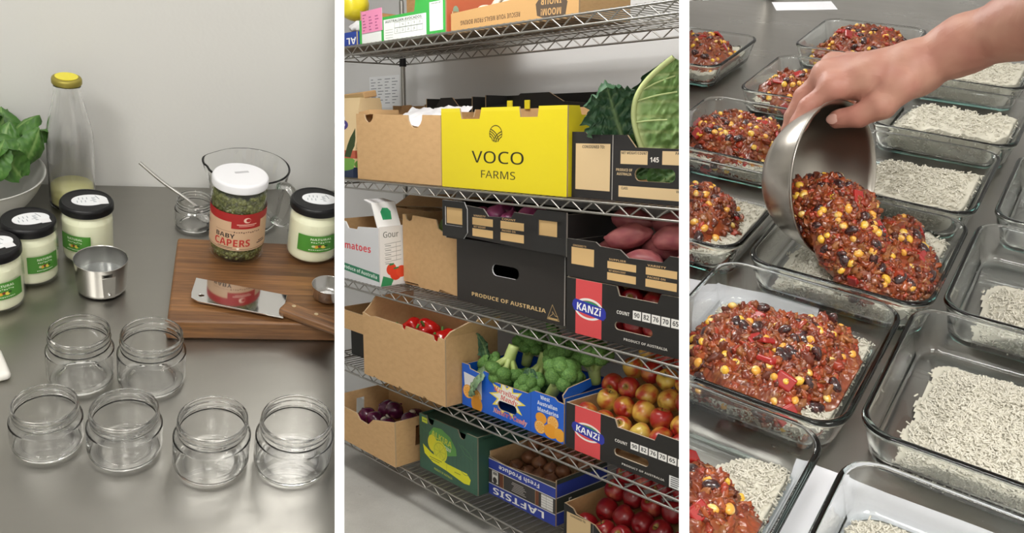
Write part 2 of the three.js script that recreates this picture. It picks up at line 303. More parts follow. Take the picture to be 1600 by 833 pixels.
// --- third shelf
{
  const w = 0.423, h = 0.262;
  const tex = draw(640, 400, o => {
    o.fill('#d6d7da'); o.text('tomatoes', 0.50, 0.60, 0.17, '#dc3b44', { width: 0.70 });
    o.poly([[0, 0.305], [1, 0.205], [1, 0.075], [0, 0.175]], '#2e7d5b'); o.text('Produce of Australia', 0.60, 0.183, 0.085, '#dfe9e2', { width: 0.72, turn: 0.06 });
  });
  const stex = draw(300, 400, o => {
    o.fill('#f3f3f1'); o.x.scale(0.52, 1); o.text('Gour', 0.42, 0.86, 0.13, '#4a524e', { w: 'normal', width: 0.6 });
    for (let i = 0; i < 5; i++) { o.line([[0.18, 0.70 - i * 0.075], [0.8, 0.73 - i * 0.075]], '#9a9d9c', 3); o.rect(0.2, 0.665 - i * 0.075, 0.42, 0.68 - i * 0.075, '#a5a8a7'); } o.line([[0.62, 0.72], [0.62, 0.42]], '#9a9d9c', 3);
    o.poly([[0, 0], [0.1, 0.17], [0.5, 0.1], [0.4, 0]], '#3c9a62'); o.disc(0.42, 0.27, 0.19, 0.10, '#ea4b2e'); o.disc(0.58, 0.19, 0.22, 0.11, '#e8452a'); o.disc(0.80, 0.22, 0.2, 0.1, '#ef5130'); o.line([[0.36, 0.35], [0.5, 0.36]], '#2f8a55', 12); o.line([[0.52, 0.28], [0.68, 0.29]], '#2f8a55', 10);
  });
  const g = carton('tomato_carton', 'white tomato carton with red lettering and a green base stripe', { w, h, d: 0.26, face: print(tex, 0.6), side: print(stex, 0.5), inside: M.kraft, edge: M.whiteCard, pts: [[0, 0], [w, 0], [w, h * 0.985], [0.255, h * 0.95], [0.245, h * 0.90], [0.17, h * 0.90], [0.145, h * 1.01], [0, h]] });
  // raised side tab with a green crate mark
  const tt = draw(256, 256, o => { o.fill('#f4f4f2'); o.poly([[0.3, 0.3], [0.28, 0.62], [0.4, 0.78], [0.62, 0.76], [0.72, 0.62], [0.68, 0.3]], '#36a06a'); });
  const tab = part('side_tab', sheet([[0, 0], [0.12, 0], [0.12, 0.115], [0.0, 0.115]], [], 0.005, 0.12, 0.115), [print(tt, 0.5), M.whiteCard], g, [w - 0.004, h * 0.985, 0], [0, Math.PI / 2, 0]); tab.rotation.set(-0.42, Math.PI / 2, 0, 'YXZ');
  const tab2 = part('top_fold', sheet([[0, 0], [0.12, 0], [0.10, 0.06], [0, 0.06]], [], 0.005, 0.12, 0.06), [M.whiteCard, M.whiteCard], g, [w - 0.052, h * 0.985 + 0.104, 0]); tab2.rotation.set(-1.35, Math.PI / 2, 0, 'YXZ');
  place(g, [-1.30, SH[2], 0]);
}
{ const w = 0.40, h = 0.31, r = (c, y, q) => [[c + q, y], [c + q * 0.75, y - q * 0.75], [c, y - q], [c - q * 0.75, y - q * 0.75], [c - q, y]];
  carton('upright_brown_carton', 'narrow upright brown carton between the tomato carton and the tall black box', { w, h, d: 0.25, face: M.kraft, side: M.kraft, pts: [[0, 0.012], [0.11, 0.012], [0.12, 0], [0.26, 0], [0.27, 0.012], [w, 0], [w, h * 0.97], ...r(0.30, h * 0.985, 0.05), ...r(0.05, h, 0.028), [0, h]], at: [-0.868, SH[2] + 0.002, -0.12] });
}
{
  const w = 0.611, h = 0.253;
  const tex = draw(1280, 530, o => { o.fill('#2b2724'); o.grain(900, 'rgba(255,240,220,0.05)'); o.text('PRODUCE OF AUSTRALIA', 0.50, 0.135, 0.075, '#dcbd84', { width: 0.70 }); o.line([[0.862, 0.045], [0.905, 0.235], [0.962, 0.045], [0.862, 0.045]], '#c8a871', 4); o.line([[0.88, 0.075], [0.91, 0.12], [0.905, 0.15], [0.93, 0.10], [0.95, 0.10]], '#c8a871', 4); o.rect(0.87, 0.05, 0.95, 0.068, '#c8a871'); });
  carton('tall_black_box', 'tall black export box with gold lettering standing under a black tray', { w, h: 0.285, d: 0.28, hs: 0.252, hb: 0.252, face: print(tex, 0.5), side: M.blackCard, inside: M.blackCard, edge: M.whiteCard, pts: outline(w, 0.253), holes: [slot(0.487 * w, 0.60 * h, 0.155, 0.044)], at: [-0.439, SH[2], -0.09] });
}
function tray(name, label, w, h, at, wide, lay) {
  const tex = draw(1280, Math.round(1280 * h / w), o => {
    o.fill('#252220');
    for (const [u0, v0, u1, v1, s] of lay) { o.rect(u0, v0, u1, v1, '#ddb87f'); o.text(s, u0 + 0.01, v1 + 0.045, 0.062, '#d8b27c', { a: 'left', width: (u1 - u0) * 0.6 }); }
  });
  const g = carton(name, label, { w, h, d: 0.27, hb: h * 0.9, hs: h * 0.95, face: print(tex), side: M.blackCard, inside: M.blackCard, edge: card(lin(0.42, 0.40, 0.36)), pts: wide });
  return place(g, at);
}
{
  const w = 0.687, h = 0.15;
  const g = tray('black_tray', 'shallow black tray of red onions sitting on the tall black box', w, h, [-0.467, 1.2045, -0.05], [[0, 0.02], [w, 0], [w, h], [0.555, h * 0.98], [0.53, h * 0.86], [0.42, h * 0.88], [0.405, h * 0.74], [0.275, h * 0.70], [0.245, h * 0.88], [0.135, h * 0.92], [0.11, h], [0, h]],
    [[0.026, 0.40, 0.19, 0.82, 'CONSIGNED TO'], [0.262, 0.45, 0.44, 0.64, 'VARIETY'], [0.262, 0.16, 0.44, 0.36, 'NET WEIGHT'], [0.503, 0.45, 0.69, 0.64, 'COUNT'], [0.503, 0.16, 0.69, 0.36, 'PACKED ON'], [0.765, 0.42, 0.935, 0.77, 'GROWN & PACKED BY']]);
  part('corner_plate', sheet([[0, 0], [0.135, 0], [0.158, 0.025], [0.158, 0.115], [0.14, 0.142], [0, 0.142]], [[[0.018, 0.045], [0.128, 0.045], [0.128, 0.118], [0.018, 0.118]]], 0.004, 0.16, 0.14), [M.blackCard, M.whiteCard], g, [-0.004, 0.008, 0.005]);
  part('corner_plate', sheet([[0.02, 0], [0.17, 0], [0.17, 0.145], [0.03, 0.145], [0, 0.115], [0, 0.02]], [[[0.035, 0.055], [0.15, 0.055], [0.15, 0.112], [0.035, 0.112]]], 0.004, 0.16, 0.14), [M.blackCard, card(lin(0.1, 0.1, 0.1))], g, [0.518, 0.006, 0.005]);
}
function appleCarton(label, w, h, at, sticker, hole) {
  const tex = draw(1280, Math.round(1280 * h / w), o => {
    o.fill('#22201e'); o.rect(0.072, 0, 0.268, 1, '#dd4f52');
    o.disc(0.172, 0.49, 0.108, 0.195, '#f2efe8'); o.disc(0.172, 0.49, 0.094, 0.155, '#dd4f52'); o.disc(0.172, 0.55, 0.078, 0.085, '#2f8f5c');
    o.poly([[0.052, 0.60], [0.045, 0.52], [0.06, 0.43], [0.28, 0.34], [0.298, 0.40], [0.298, 0.50], [0.285, 0.56], [0.07, 0.64]], '#2c35a4');
    o.text('KANZi', 0.171, 0.492, 0.19, '#ffffff', { width: 0.19, turn: 0.07 });
    o.text('COUNT', 0.418, 0.555, 0.085, '#f0ede6', { width: 0.09 });
    ['90', '82', '76', '70', '65', '60', '55'].forEach((s, i) => { o.rect(0.485 + i * 0.062, 0.49, 0.54 + i * 0.062, 0.64, '#f3f1ec'); o.text(s, 0.512 + i * 0.062, 0.565, 0.115, '#2a2826', { width: 0.038 }); });
    o.text('PRODUCT OF AUSTRALIA', 0.57, 0.11, 0.06, '#d8d4cc', { width: 0.29 });
    if (sticker) { o.rect(0.745, 0.02, 0.93, 0.26, '#e9e9e7'); for (let i = 0; i < 5; i++) o.rect(0.755, 0.05 + i * 0.042, 0.80 + (i * 37 % 5) * 0.02, 0.07 + i * 0.042, '#66666a'); }
  });
  return carton('apple_carton', label, { w, h, d: 0.37, hb: h * 1.2, hs: h, face: print(tex, 0.5), side: M.blackCard, inside: M.kraft, edge: card(lin(0.55, 0.47, 0.36)), pts: outline(w, h, [[0.37 * w, 0.665 * w, h * 0.16, 0.012]]), holes: [slot(0.49 * w, 0.32 * h, hole, 0.026)], at });
}
appleCarton('black apple carton with a red stripe under the tray of pink sweet potatoes', 0.606, 0.187, [0.224, SH[2], -0.05], false, 0.155);
tray('black_tray', 'shallow black tray of pink sweet potatoes stacked on an apple carton', 0.606, 0.13, [0.224, SH[2] + 0.1885, -0.05], [[0, 0.004], [0.606, 0], [0.606, 0.115], [0.43, 0.118], [0.405, 0.096], [0.27, 0.094], [0.235, 0.116], [0.15, 0.118], [0.13, 0.13], [0, 0.13]],
  [[0.035, 0.36, 0.205, 0.80, 'CONSIGNED TO'], [0.302, 0.40, 0.5, 0.58, 'SUPPLIER'], [0.302, 0.11, 0.5, 0.30, 'NET WEIGHT/COUNT'], [0.563, 0.40, 0.76, 0.58, 'VARIETY'], [0.563, 0.11, 0.76, 0.30, 'PACKED ON'], [0.82, 0.2, 0.97, 0.7, 'GROWN BY']]);
// --- fourth shelf
{
  const w = 0.612, h = 0.284, c = (cx, y, q) => [[cx + q, y], [cx + q * 0.7, y - q * 0.8], [cx, y - q * 1.1], [cx - q * 0.7, y - q * 0.8], [cx - q, y]], d = (cx, q) => [[cx - q, 0], [cx - q * 0.7, q * 0.6], [cx + q * 0.7, q * 0.6], [cx + q, 0]];
  const g = carton('tall_brown_carton', 'big open brown carton of red capsicums on the fourth shelf', { w, h, d: 0.27, hb: h, hs: h, face: M.kraft, side: M.kraft, inside: M.kraft, pts: [[0, 0], ...d(0.09, 0.014), ...d(0.29, 0.014), ...d(0.47, 0.014), [w, 0], [w, h * 0.965], ...c(0.55, h * 0.972, 0.019), ...c(0.325, h * 0.985, 0.016), [0.10, h * 0.99], [0.06, h * 0.965], [0, h]] });
  const f1 = part('flap', sheet([[0, 0], [0.264, 0], [0.264, 0.066], [0.15, 0.072], [0.14, 0.056], [0.10, 0.06], [0.02, 0.03]], [], 0.006, 0.27, 0.1), [M.kraft, M.kraftEdge], g, [w - 0.003, h * 0.97, -0.003]); f1.rotation.set(0.42, Math.PI / 2, 0, 'YXZ');
  const f2 = part('flap', sheet([[0, 0], [0.264, 0], [0.264, 0.066], [0.06, 0.07], [0.03, 0.03]], [], 0.006, 0.27, 0.1), [M.kraft, M.kraftEdge], g, [0.006, h * 0.99, -0.003]); f2.rotation.set(0.12, Math.PI / 2, 0, 'YXZ');
  place(g, [-0.977, SH[3], 0.03]);
}
{
  const w = 0.576, h = 0.172;
  const tex = draw(1280, 373, o => {
    o.fill('#1b62d2'); o.poly([[0.02, 0.80], [0.215, 0.74], [0.215, 0.28], [0.03, 0.40]], '#e4e6ea');
    const slice = (u, v, r, k = 2.9) => { o.disc(u, v, r, r * k, '#f0a02c'); o.disc(u, v, r * 0.86, r * k * 0.86, '#f7cf8b'); for (let i = 0; i < 9; i++) { const a = i * 0.698; o.poly([[u, v], [u + r * 0.76 * Math.cos(a), v + r * k * 0.76 * Math.sin(a)], [u + r * 0.76 * Math.cos(a + 0.56), v + r * k * 0.76 * Math.sin(a + 0.56)]], '#f3a93c'); } };
    slice(0.065, 0.36, 0.055); slice(0.15, 0.30, 0.06); o.disc(0.16, 0.13, 0.06, 0.19, '#efa02a');
    const star = []; for (let i = 0; i < 20; i++) { const a = i * Math.PI / 10, r = i % 2 ? 0.105 : 0.185; star.push([0.475 + r * Math.cos(a), 0.52 + r * 2.3 * Math.sin(a)]); }
    o.poly(star, '#f6e24b'); o.poly(star.map(q => [0.475 + (q[0] - 0.475) * 0.82, 0.52 + (q[1] - 0.52) * 0.82]), '#f4f1e6');
    o.text('Marvellous', 0.465, 0.64, 0.15, '#d8433c', { fam: 'serif', italic: true, width: 0.25, turn: 0.05 }); o.text('Mandy', 0.49, 0.50, 0.15, '#d8433c', { fam: 'serif', italic: true, width: 0.17, turn: 0.05 });
    o.text("Nature's Candy", 0.50, 0.145, 0.155, '#f6e6da', { fam: 'serif', italic: true, width: 0.335, turn: 0.03 }); o.text("Nature's Candy", 0.50, 0.145, 0.15, '#e0503f', { fam: 'serif', italic: true, width: 0.325, turn: 0.03 });
    o.line([[0.225, 0], [0.225, 0.75]], '#174fb0', 6); o.line([[0.705, 0], [0.705, 0.9]], '#1550ae', 6);
    o.text('West', 0.835, 0.83, 0.12, '#eef2f8', { width: 0.085 }); o.text('Australian', 0.855, 0.70, 0.12, '#eef2f8', { width: 0.18 }); o.text('Mandarins', 0.86, 0.565, 0.12, '#eef2f8', { width: 0.19 });
    o.disc(0.80, 0.38, 0.05, 0.12, '#f0a02c'); slice(0.905, 0.37, 0.05); slice(0.79, 0.18, 0.05); o.disc(0.885, 0.17, 0.06, 0.15, '#efa12b'); o.disc(0.965, 0.16, 0.045, 0.14, '#f1a936');
  });
  const blue = card(lin(0.010, 0.125, 0.62), 0.4);
  const g = carton('blue_carton', 'bright blue mandarin carton with orange fruit print now holding broccoli', { w, h, d: 0.29, hb: 0.17, hs: 0.165, face: print(tex, 0.4), side: blue, inside: blue, pts: [[0, 0], [w, 0], [w, 0.146], [0.545, 0.148], [0.53, 0.158], [0.425, 0.158], [0.39, 0.140], [0.20, 0.138], [0.165, 0.166], [0.14, 0.168], [0.12, 0.15], [0.05, 0.158], [0.045, 0.172], [0, 0.172]], holes: [slot(0.475 * w, 0.32 * h, 0.11, 0.036)] });
  part('corner_fold', sheet([[0, 0], [0.14, 0], [0.14, 0.03], [0.03, 0.045], [0, 0.03]], [], 0.006, 0.14, 0.04), [blue, M.kraftEdge], g, [w - 0.006, 0.146, -0.01], [0.25, Math.PI / 2, 0]);
  place(g, [-0.354, SH[3], -0.045]);
}
appleCarton('black apple carton with a red stripe heaped with loose red and yellow apples', 0.603, 0.16, [0.238, SH[3], -0.04], true, 0.145);
{
  carton('shallow_brown_carton', 'shallow brown carton stacked on a black one beside the capsicum carton', { w: 0.30, h: 0.09, d: 0.30, face: M.kraft, side: M.kraft, at: [-1.31, SH[3] + 0.152, -0.03] });
  carton('black_carton', 'plain black carton under a shallow brown one at the shelf end', { w: 0.30, h: 0.15, d: 0.30, face: M.blackCard, side: M.blackCard, inside: M.blackCard, at: [-1.31, SH[3], -0.10] });
}
// --- bottom shelf
{
  const w = 0.511, h = 0.20, d = 0.30;
  carton('purple_onion_carton', 'brown carton of purple onions on the bottom shelf with a slot in its end', { w, h: h, d, hb: 0.24, hs: 0.205, face: M.kraft, side: M.kraft, pts: [[0, 0], [w, 0], [w, 0.205], [0.335, 0.17], [0.29, 0.135], [0.22, 0.14], [0.19, 0.165], [0, 0.165]], sideHoles: [[[0.10, 0.075], [0.145, 0.075], [0.15, 0.165], [0.105, 0.165]]], at: [-1.25, SH[4], 0.03] });  // holds the dark purple onions built further down
}
{
  const w = 0.402, h = 0.246;
  const tex = draw(900, 520, o => {
    o.fill('#3a6350'); o.grain(1500, 'rgba(200,230,210,0.06)');
    for (let i = 0; i < 14; i++) o.line([[0.03 + i * 0.07, 0.1 + (i * 37 % 7) * 0.05], [0.05 + i * 0.068, 0.7 + (i * 13 % 5) * 0.05]], 'rgba(40,60,48,0.6)', 3);
    o.rect(0.05, 0.86, 0.15, 0.955, '#c9d63c'); o.rect(0.065, 0.90, 0.135, 0.915, '#6f8a3a');
    o.poly([[0.16, 0.52], [0.18, 0.72], [0.26, 0.85], [0.40, 0.88], [0.55, 0.80], [0.65, 0.64], [0.66, 0.52], [0.5, 0.44], [0.3, 0.42]], '#5fa04c'); o.text('ALKIRA', 0.40, 0.70, 0.15, '#cfd33a', { width: 0.36, turn: 0.12 }); o.text('citrus', 0.45, 0.585, 0.11, '#dfe8cf', { italic: true, fam: 'serif', width: 0.22, turn: 0.1 });
    o.disc(0.24, 0.55, 0.085, 0.15, '#e6de2c'); o.disc(0.37, 0.46, 0.125, 0.19, '#dcdc32'); o.ring(0.37, 0.46, 0.10, 0.15, '#a9b41f', 6); for (let i = 0; i < 8; i++) o.line([[0.37, 0.46], [0.37 + 0.095 * Math.cos(i * 0.785), 0.46 + 0.14 * Math.sin(i * 0.785)]], '#b6bd26', 4);
    o.poly([[0.06, 0.46], [0.09, 0.30], [0.24, 0.20], [0.48, 0.17], [0.78, 0.10], [0.87, 0.12], [0.89, 0.22], [0.83, 0.30], [0.5, 0.30], [0.22, 0.36]], '#e8e627'); o.line([[0.48, 0.16], [0.49, 0.31]], '#9aa02a', 3); o.rect(0.18, 0.275, 0.4, 0.29, '#8d9428'); o.rect(0.2, 0.24, 0.36, 0.252, '#8d9428'); o.rect(0.62, 0.215, 0.72, 0.228, '#8d9428');
    o.text('PRODUCT OF AUSTRALIA', 0.42, 0.09, 0.055, '#c3c94a', { width: 0.32, turn: 0.04 });
    o.line([[0.70, 0.76], [0.80, 0.62], [0.92, 0.58], [0.86, 0.68], [0.74, 0.75]], '#4f8a52', 4); o.ring(0.80, 0.42, 0.10, 0.16, '#466b4d', 4); o.line([[0.02, 0.80], [0.10, 0.70], [0.16, 0.74]], '#4a7a4e', 4);
  });
  const green = card(lin(0.036, 0.100, 0.066), 0.45), n = (c) => [[c + 0.032, h], [c + 0.022, h - 0.026], [c + 0.008, h - 0.034], [c - 0.010, h - 0.030], [c - 0.024, h - 0.008], [c - 0.028, h]];
  const g = carton('green_carton', 'closed dark green citrus carton with yellow lemon print', { w, h, d: 0.27, face: print(tex, 0.4), side: green, inside: green, edge: card(lin(0.30, 0.28, 0.2)), pts: [[0, 0], [w, 0], [w, h], ...n(0.30), ...n(0.08), [0, h]] });
  part('lid', box(w, 0.006, 0.25, w / 2, h - 0.012, -0.14), green, g); part('lid_ridge', rbox(w, 0.014, 0.05, 0.004, w / 2, h + 0.006, -0.20), green, g);
  place(g, [-0.681, SH[4], -0.06]);
}
{
  const w = 0.388, h = 0.172;
  const tex = draw(1000, 415, o => {
    o.fill('#3a3735'); o.rect(0, 0.64, 1, 0.87, '#2c3f9e'); o.rect(0, 0.625, 1, 0.645, '#d9d7d2'); o.rect(0, 0.865, 1, 0.885, '#d9d7d2'); o.rect(0, 0, 1, 0.265, '#2c3f9e'); o.rect(0, 0.262, 1, 0.282, '#d9d7d2');
    o.text('Fresh Produce', 0.47, 0.755, 0.145, '#f0f0ee', { turn: Math.PI, width: 0.62 }); o.text('LAFTSIS', 0.46, 0.13, 0.215, '#f2f2f0', { turn: Math.PI, width: 0.80 });
    o.rect(0.055, 0.32, 0.15, 0.61, '#dcdad4'); o.disc(0.10, 0.39, 0.033, 0.075, '#3a3735'); o.rect(0.07, 0.52, 0.135, 0.59, '#7b7874');
    o.rect(0.175, 0.285, 0.235, 0.62, '#6a3a24'); o.rect(0.715, 0.285, 0.765, 0.62, '#6d3d26'); o.line([[0.235, 0.285], [0.235, 0.62]], '#c9a679', 4); o.line([[0.715, 0.285], [0.715, 0.62]], '#c9a679', 4);
    for (let i = 0; i < 6; i++) o.rect(0.36 + (i * 13 % 4) * 0.012, 0.335 + i * 0.04, 0.58 - (i * 7 % 3) * 0.02, 0.352 + i * 0.04, '#a9a5a0');
    o.rect(0.80, 0.30, 0.965, 0.61, '#dedcd8'); for (let i = 0; i < 5; i++) o.line([[0.80, 0.36 + i * 0.06], [0.965, 0.36 + i * 0.06]], '#77746f', 3); o.line([[0.87, 0.30], [0.87, 0.61]], '#77746f', 3);
  });
  const stex = draw(512, 300, o => { o.fill('#39403c'); o.rect(0, 0.62, 1, 0.90, '#2c3f9e'); o.rect(0, 0.60, 1, 0.62, '#d9d7d2'); o.rect(0, 0, 1, 0.27, '#2c3f9e'); o.rect(0, 0.27, 1, 0.29, '#d9d7d2'); o.text('F', 0.25, 0.44, 0.22, '#e6e4df'); });
  carton('blue_black_carton', 'upside-down printed blue and black carton of brown onions', { w, h, d: 0.28, hb: 0.2, hs: 0.18, face: print(tex), side: print(stex), inside: M.kraft, pts: [[0, 0], [w, 0], [w, h], [0.11, 0.150], [0.07, 0.152], [0.0, 0.158]], at: [-0.275, SH[4], -0.115] });
}
{
  const w = 0.58, h = 0.148;
  const tex = draw(1024, 262, o => { o.fill('#211f1d'); o.rect(0.025, 0, 0.225, 0.82, '#d3b789'); o.text('CONSIGNED TO:', 0.12, 0.76, 0.07, INK, { width: 0.13 }); o.line([[0.245, 0], [0.245, 0.9]], '#8b857c', 4); });
  carton('black_tan_carton', 'black carton with one tan panel holding dark red apples on the bottom shelf', { w, h, d: 0.28, hb: 0.14, face: print(tex), side: M.blackCard, inside: M.kraftDark, pts: [[0, 0], [w, 0], [w, 0.08], [0.20, 0.085], [0.15, 0.118], [0.06, 0.126], [0.045, 0.142], [0.01, 0.148], [0, 0.148]], at: [0.213, SH[4], -0.06] });
}
// --- top shelf
{
  const w = 0.628, h = 0.15;
  const tex = draw(1100, 263, o => {
    o.fill('#3fae4c'); o.rect(0.31, 0.06, 0.80, 0.62, '#eef1ee'); o.text('AUSTRALIAN AVOCADOS', 0.54, 0.555, 0.095, '#2c3a2e', { width: 0.42 });
    const n = [['', '14', '16', '18', '20'], ['22', '23', '25', '28', '']]; n.forEach((r, j) => r.forEach((s, i) => { o.frame(0.44 + i * 0.064, 0.36 - j * 0.15, 0.504 + i * 0.064, 0.50 - j * 0.15, '#5c6a5e', 2); o.text(s, 0.472 + i * 0.064, 0.43 - j * 0.15, 0.085, '#3b463d', { w: 'normal' }); }));
    for (let i = 0; i < 4; i++) o.line([[0.33, 0.12 + i * 0.07], [0.42, 0.12 + i * 0.07]], '#6b776d', 2);
    o.rect(0.835, 0.13, 0.975, 0.86, '#ecefee'); o.text('PACKED BY', 0.905, 0.815, 0.05, '#59645b', { width: 0.1 }); o.rect(0.03, 0.06, 0.28, 0.42, '#e6e9e6');
  });
  const orange = card(lin(0.66, 0.16, 0.07), 0.5);
  const g = carton('green_white_carton', 'green and white avocado carton with number boxes on the top shelf', { w, h, d: 0.26, face: print(tex), side: orange, inside: M.kraftDark, pts: [[0, 0], [w, 0], [w, h], [0.43, h], [0.42, 0.105], [0.2, 0.105], [0.0, 0.108]] });
  const pt = draw(256, 220, o => { o.fill('#e58fb4'); for (let i = 0; i < 16; i++) o.rect(0.06 + (i % 3) * 0.3, 0.1 + Math.floor(i / 3) * 0.14, 0.14 + (i % 3) * 0.3 + (i * 5 % 4) * 0.03, 0.15 + Math.floor(i / 3) * 0.14, '#a8527c'); });
  part('pink_label', box(0.165, 0.092, 0.0012), [M.whiteCard, M.whiteCard, M.whiteCard, M.whiteCard, std(0xffffff, 0.7, { map: pt }), M.whiteCard], g, [0.105, 0.098, 0.0016], [0, 0, 0.02]).userData.label = 'pink docket stuck on the carton';
  const lf = part('leaf_print', new THREE.CircleGeometry(0.02, 18).scale(0.7, 1, 1), card(lin(0.35, 0.5, 0.36)), g, [w + 0.0008, 0.09, -0.05], [0, Math.PI / 2, 0]);
  place(g, [-1.083, SH[0], -0.06]);
  carton('dark_brown_carton', 'dark brown carton standing behind the avocado carton', { w: 0.52, h: 0.24, d: 0.15, face: M.kraftDark, side: M.kraftDark, at: [-1.12, SH[0], -0.335] });
}
{
  const w = 0.68, h = 0.085;
  const tex = draw(1400, 175, o => {
    o.x.fillStyle = '#c79d66'; o.x.fillRect(0, 0, o.W, o.H); o.grain(700, 'rgba(90,60,20,0.12)');
    o.text('RESCUE YOUR MEALS FROM BORING', 0.335, 0.42, 0.27, '#5a4330', { turn: Math.PI, width: 0.50 });
    o.poly([[0.71, 0.25], [0.70, 0.7], [0.74, 1], [0.88, 1], [0.925, 0.62], [0.91, 0.1], [0.8, 0.02]], '#57493b'); o.text('MOOM!', 0.81, 0.34, 0.36, '#c79d66', { turn: Math.PI + 0.03, width: 0.15 }); o.text('INOUR', 0.81, 0.75, 0.36, '#c79d66', { turn: Math.PI + 0.03, width: 0.15 });
  });
  carton('mushroom_carton', 'shallow brown carton with upside-down printing at the front of the top shelf', { w, h, d: 0.25, face: print(tex, 0.8), side: M.kraft, inside: M.kraftDark, pts: outline(w, 0.075, [], [], 0.10), at: [-0.44, SH[0], -0.075] });
}
{
  const bt = draw(300, 160, o => { o.fill('#27439c'); o.text('AL', 0.72, 0.42, 0.62, '#f0f0ee', { turn: Math.PI, width: 0.5 }); });
  carton('blue_carton', 'low blue carton with upside-down white letters at the end of the top shelf', { w: 0.17, h: 0.065, d: 0.2, face: print(bt), side: print(bt), at: [-1.262, SH[0], -0.05] });
  const y = thing('yellow_bag', 'yellow plastic bag bundled on the end of the top shelf', 'bag'); part('body', displace(new THREE.IcosahedronGeometry(0.07, 4), (a, b, c) => 0.016 * fbm(a * 22, b * 22, c * 22)), phys(lin(0.82, 0.70, 0.03), 0.3, { clearcoat: 0.4 }), y); place(y, [-1.262, SH[0] + 0.20, -0.14]);
  const p = thing('crumpled_paper', 'crumpled white paper lying on the low blue carton', 'paper'); part('sheet', displace(new THREE.IcosahedronGeometry(0.06, 4).scale(1, 0.62, 0.8), (a, b, c) => 0.03 * Math.abs(noise(a * 30, b * 30, c * 30)) - 0.01), std(lin(0.75, 0.75, 0.76), 0.85), p); place(p, [-1.16, SH[0] + 0.090, -0.12]);
}
// --- cartons standing behind the front row, against the wall
{
  const dark = (x, y, z, w, h, l, m = M.blackCard) => carton(m === M.blackCard ? 'black_carton' : 'brown_carton', l, { w, h, d: 0.13, face: m, side: m, inside: m, pts: [[0, 0], [w, 0], [w, h * 0.86], [w * 0.72, h * 0.9], [w * 0.6, h], [w * 0.35, h], [w * 0.25, h * 0.9], [0, h * 0.86]], at: [x, y, z] });
  dark(-0.98, SH[1], -0.33, 0.34, 0.355, 'tall black carton peeking over the plain brown carton');
  dark(-1.28, SH[1], -0.345, 0.27, 0.33, 'brown carton top in front of the wall notice', M.kraftDark);
  dark(-0.58, SH[1], -0.35, 0.66, 0.36, 'long black carton rising behind the yellow carton');
  dark(0.10, SH[1], -0.35, 0.36, 0.33, 'brown carton with torn flaps behind the leafy greens', M.kraft);
  const fl = (x, y, z, w, h, r, l) => { const g = thing('cardboard_flap', l, 'cardboard'); part('sheet', sheet([[0, 0], [w, 0.01], [w * 0.92, h], [w * 0.1, h * 0.8]], [], 0.005, w, h), [M.kraftDark, M.kraftEdge], g); place(g, [x, y, z], r); };
  carton('brown_carton', 'brown carton with loose flaps behind the tomato carton', { w: 0.42, h: 0.30, d: 0.14, face: M.kraftDark, side: M.kraftDark, at: [-1.37, SH[2], -0.34] });
  fl(-1.30, SH[2] + 0.305, -0.36, 0.42, 0.10, [-0.9, 0, 0.05], 'loose brown flap folded back above the tomato carton');
  carton('white_carton', 'pale grey carton behind the tomato carton', { w: 0.30, h: 0.36, d: 0.12, face: M.whiteCard, side: M.whiteCard, at: [-0.92, SH[2], -0.45] });
}
// ---------------------------------------------------------------- produce in the cartons
PLACE = STORE;
const glossy = (extra = {}) => phys(0xffffff, 0.32, { vertexColors: true, clearcoat: 0.35, clearcoatRoughness: 0.18, ...extra });
const stemMat = std(lin(0.10, 0.06, 0.03), 0.8);
function appleGeo(r, k, red, pale, share) {
  const g0 = lathe(smoothProfile([[0.0, 0.80], [0.10, 0.80], [0.28, 0.97], [0.62, 0.98], [0.93, 0.62], [1.0, 0.12], [0.90, -0.42], [0.62, -0.84], [0.34, -0.98], [0.15, -0.92], [0.0, -0.86]], 22), 22).scale(r, r * 0.93, r);
  const g = displace(g0, (x, y, z) => 0.03 * r * noise(x / r * 1.3, y / r * 1.3 + k * 9, z / r * 1.3));
  return paint(g, (x, y, z) => {
    const a = Math.atan2(z, x), n = fbm(x / r * 1.1 + k * 3, y / r * 1.1, z / r * 1.1 + k, 3), s = 0.10 * noise(a * 14, y / r * 1.2, k);
    const c = mixc(red, pale, (n + share + s) * 3.2); if (y > 0.72 * r && Math.hypot(x, z) < 0.3 * r) return mixc(c, lin(0.30, 0.26, 0.05), 0.7); return c;
  });
}
const stickerTex = canvasTex(64, 64, (x) => { x.fillStyle = '#e9eef4'; x.fillRect(0, 0, 64, 64); x.fillStyle = '#3556b0'; x.fillRect(4, 14, 56, 16); x.fillStyle = '#c33c44'; x.fillRect(10, 38, 44, 8); });
const stickerGeo = (r) => { const g = new THREE.SphereGeometry(r * 1.01, 8, 6, -0.26, 0.52, Math.PI / 2 - 0.3, 0.6); return g; };
function makeApples(kinds, r) {
  return kinds.map(([red, pale, share], i) => { const g = thing('apple', '', 'apple'); part('skin', appleGeo(r, i + 1, red, pale, share), glossy(), g); part('stem', tube([[0, r * 0.72, 0], [r * 0.05, r * 0.95, 0.002], [r * 0.16, r * 1.12, 0]], 0.0016, 6, 5), stemMat, g); return g; });
}
const redYellow = makeApples([[lin(0.44, 0.026, 0.016), lin(0.74, 0.42, 0.06), 0.10], [lin(0.48, 0.05, 0.02), lin(0.76, 0.48, 0.08), 0.18], [lin(0.40, 0.02, 0.016), lin(0.62, 0.22, 0.05), -0.02], [lin(0.52, 0.10, 0.03), lin(0.74, 0.52, 0.09), 0.30], [lin(0.46, 0.035, 0.02), lin(0.70, 0.36, 0.06), 0.06]], 0.0385);
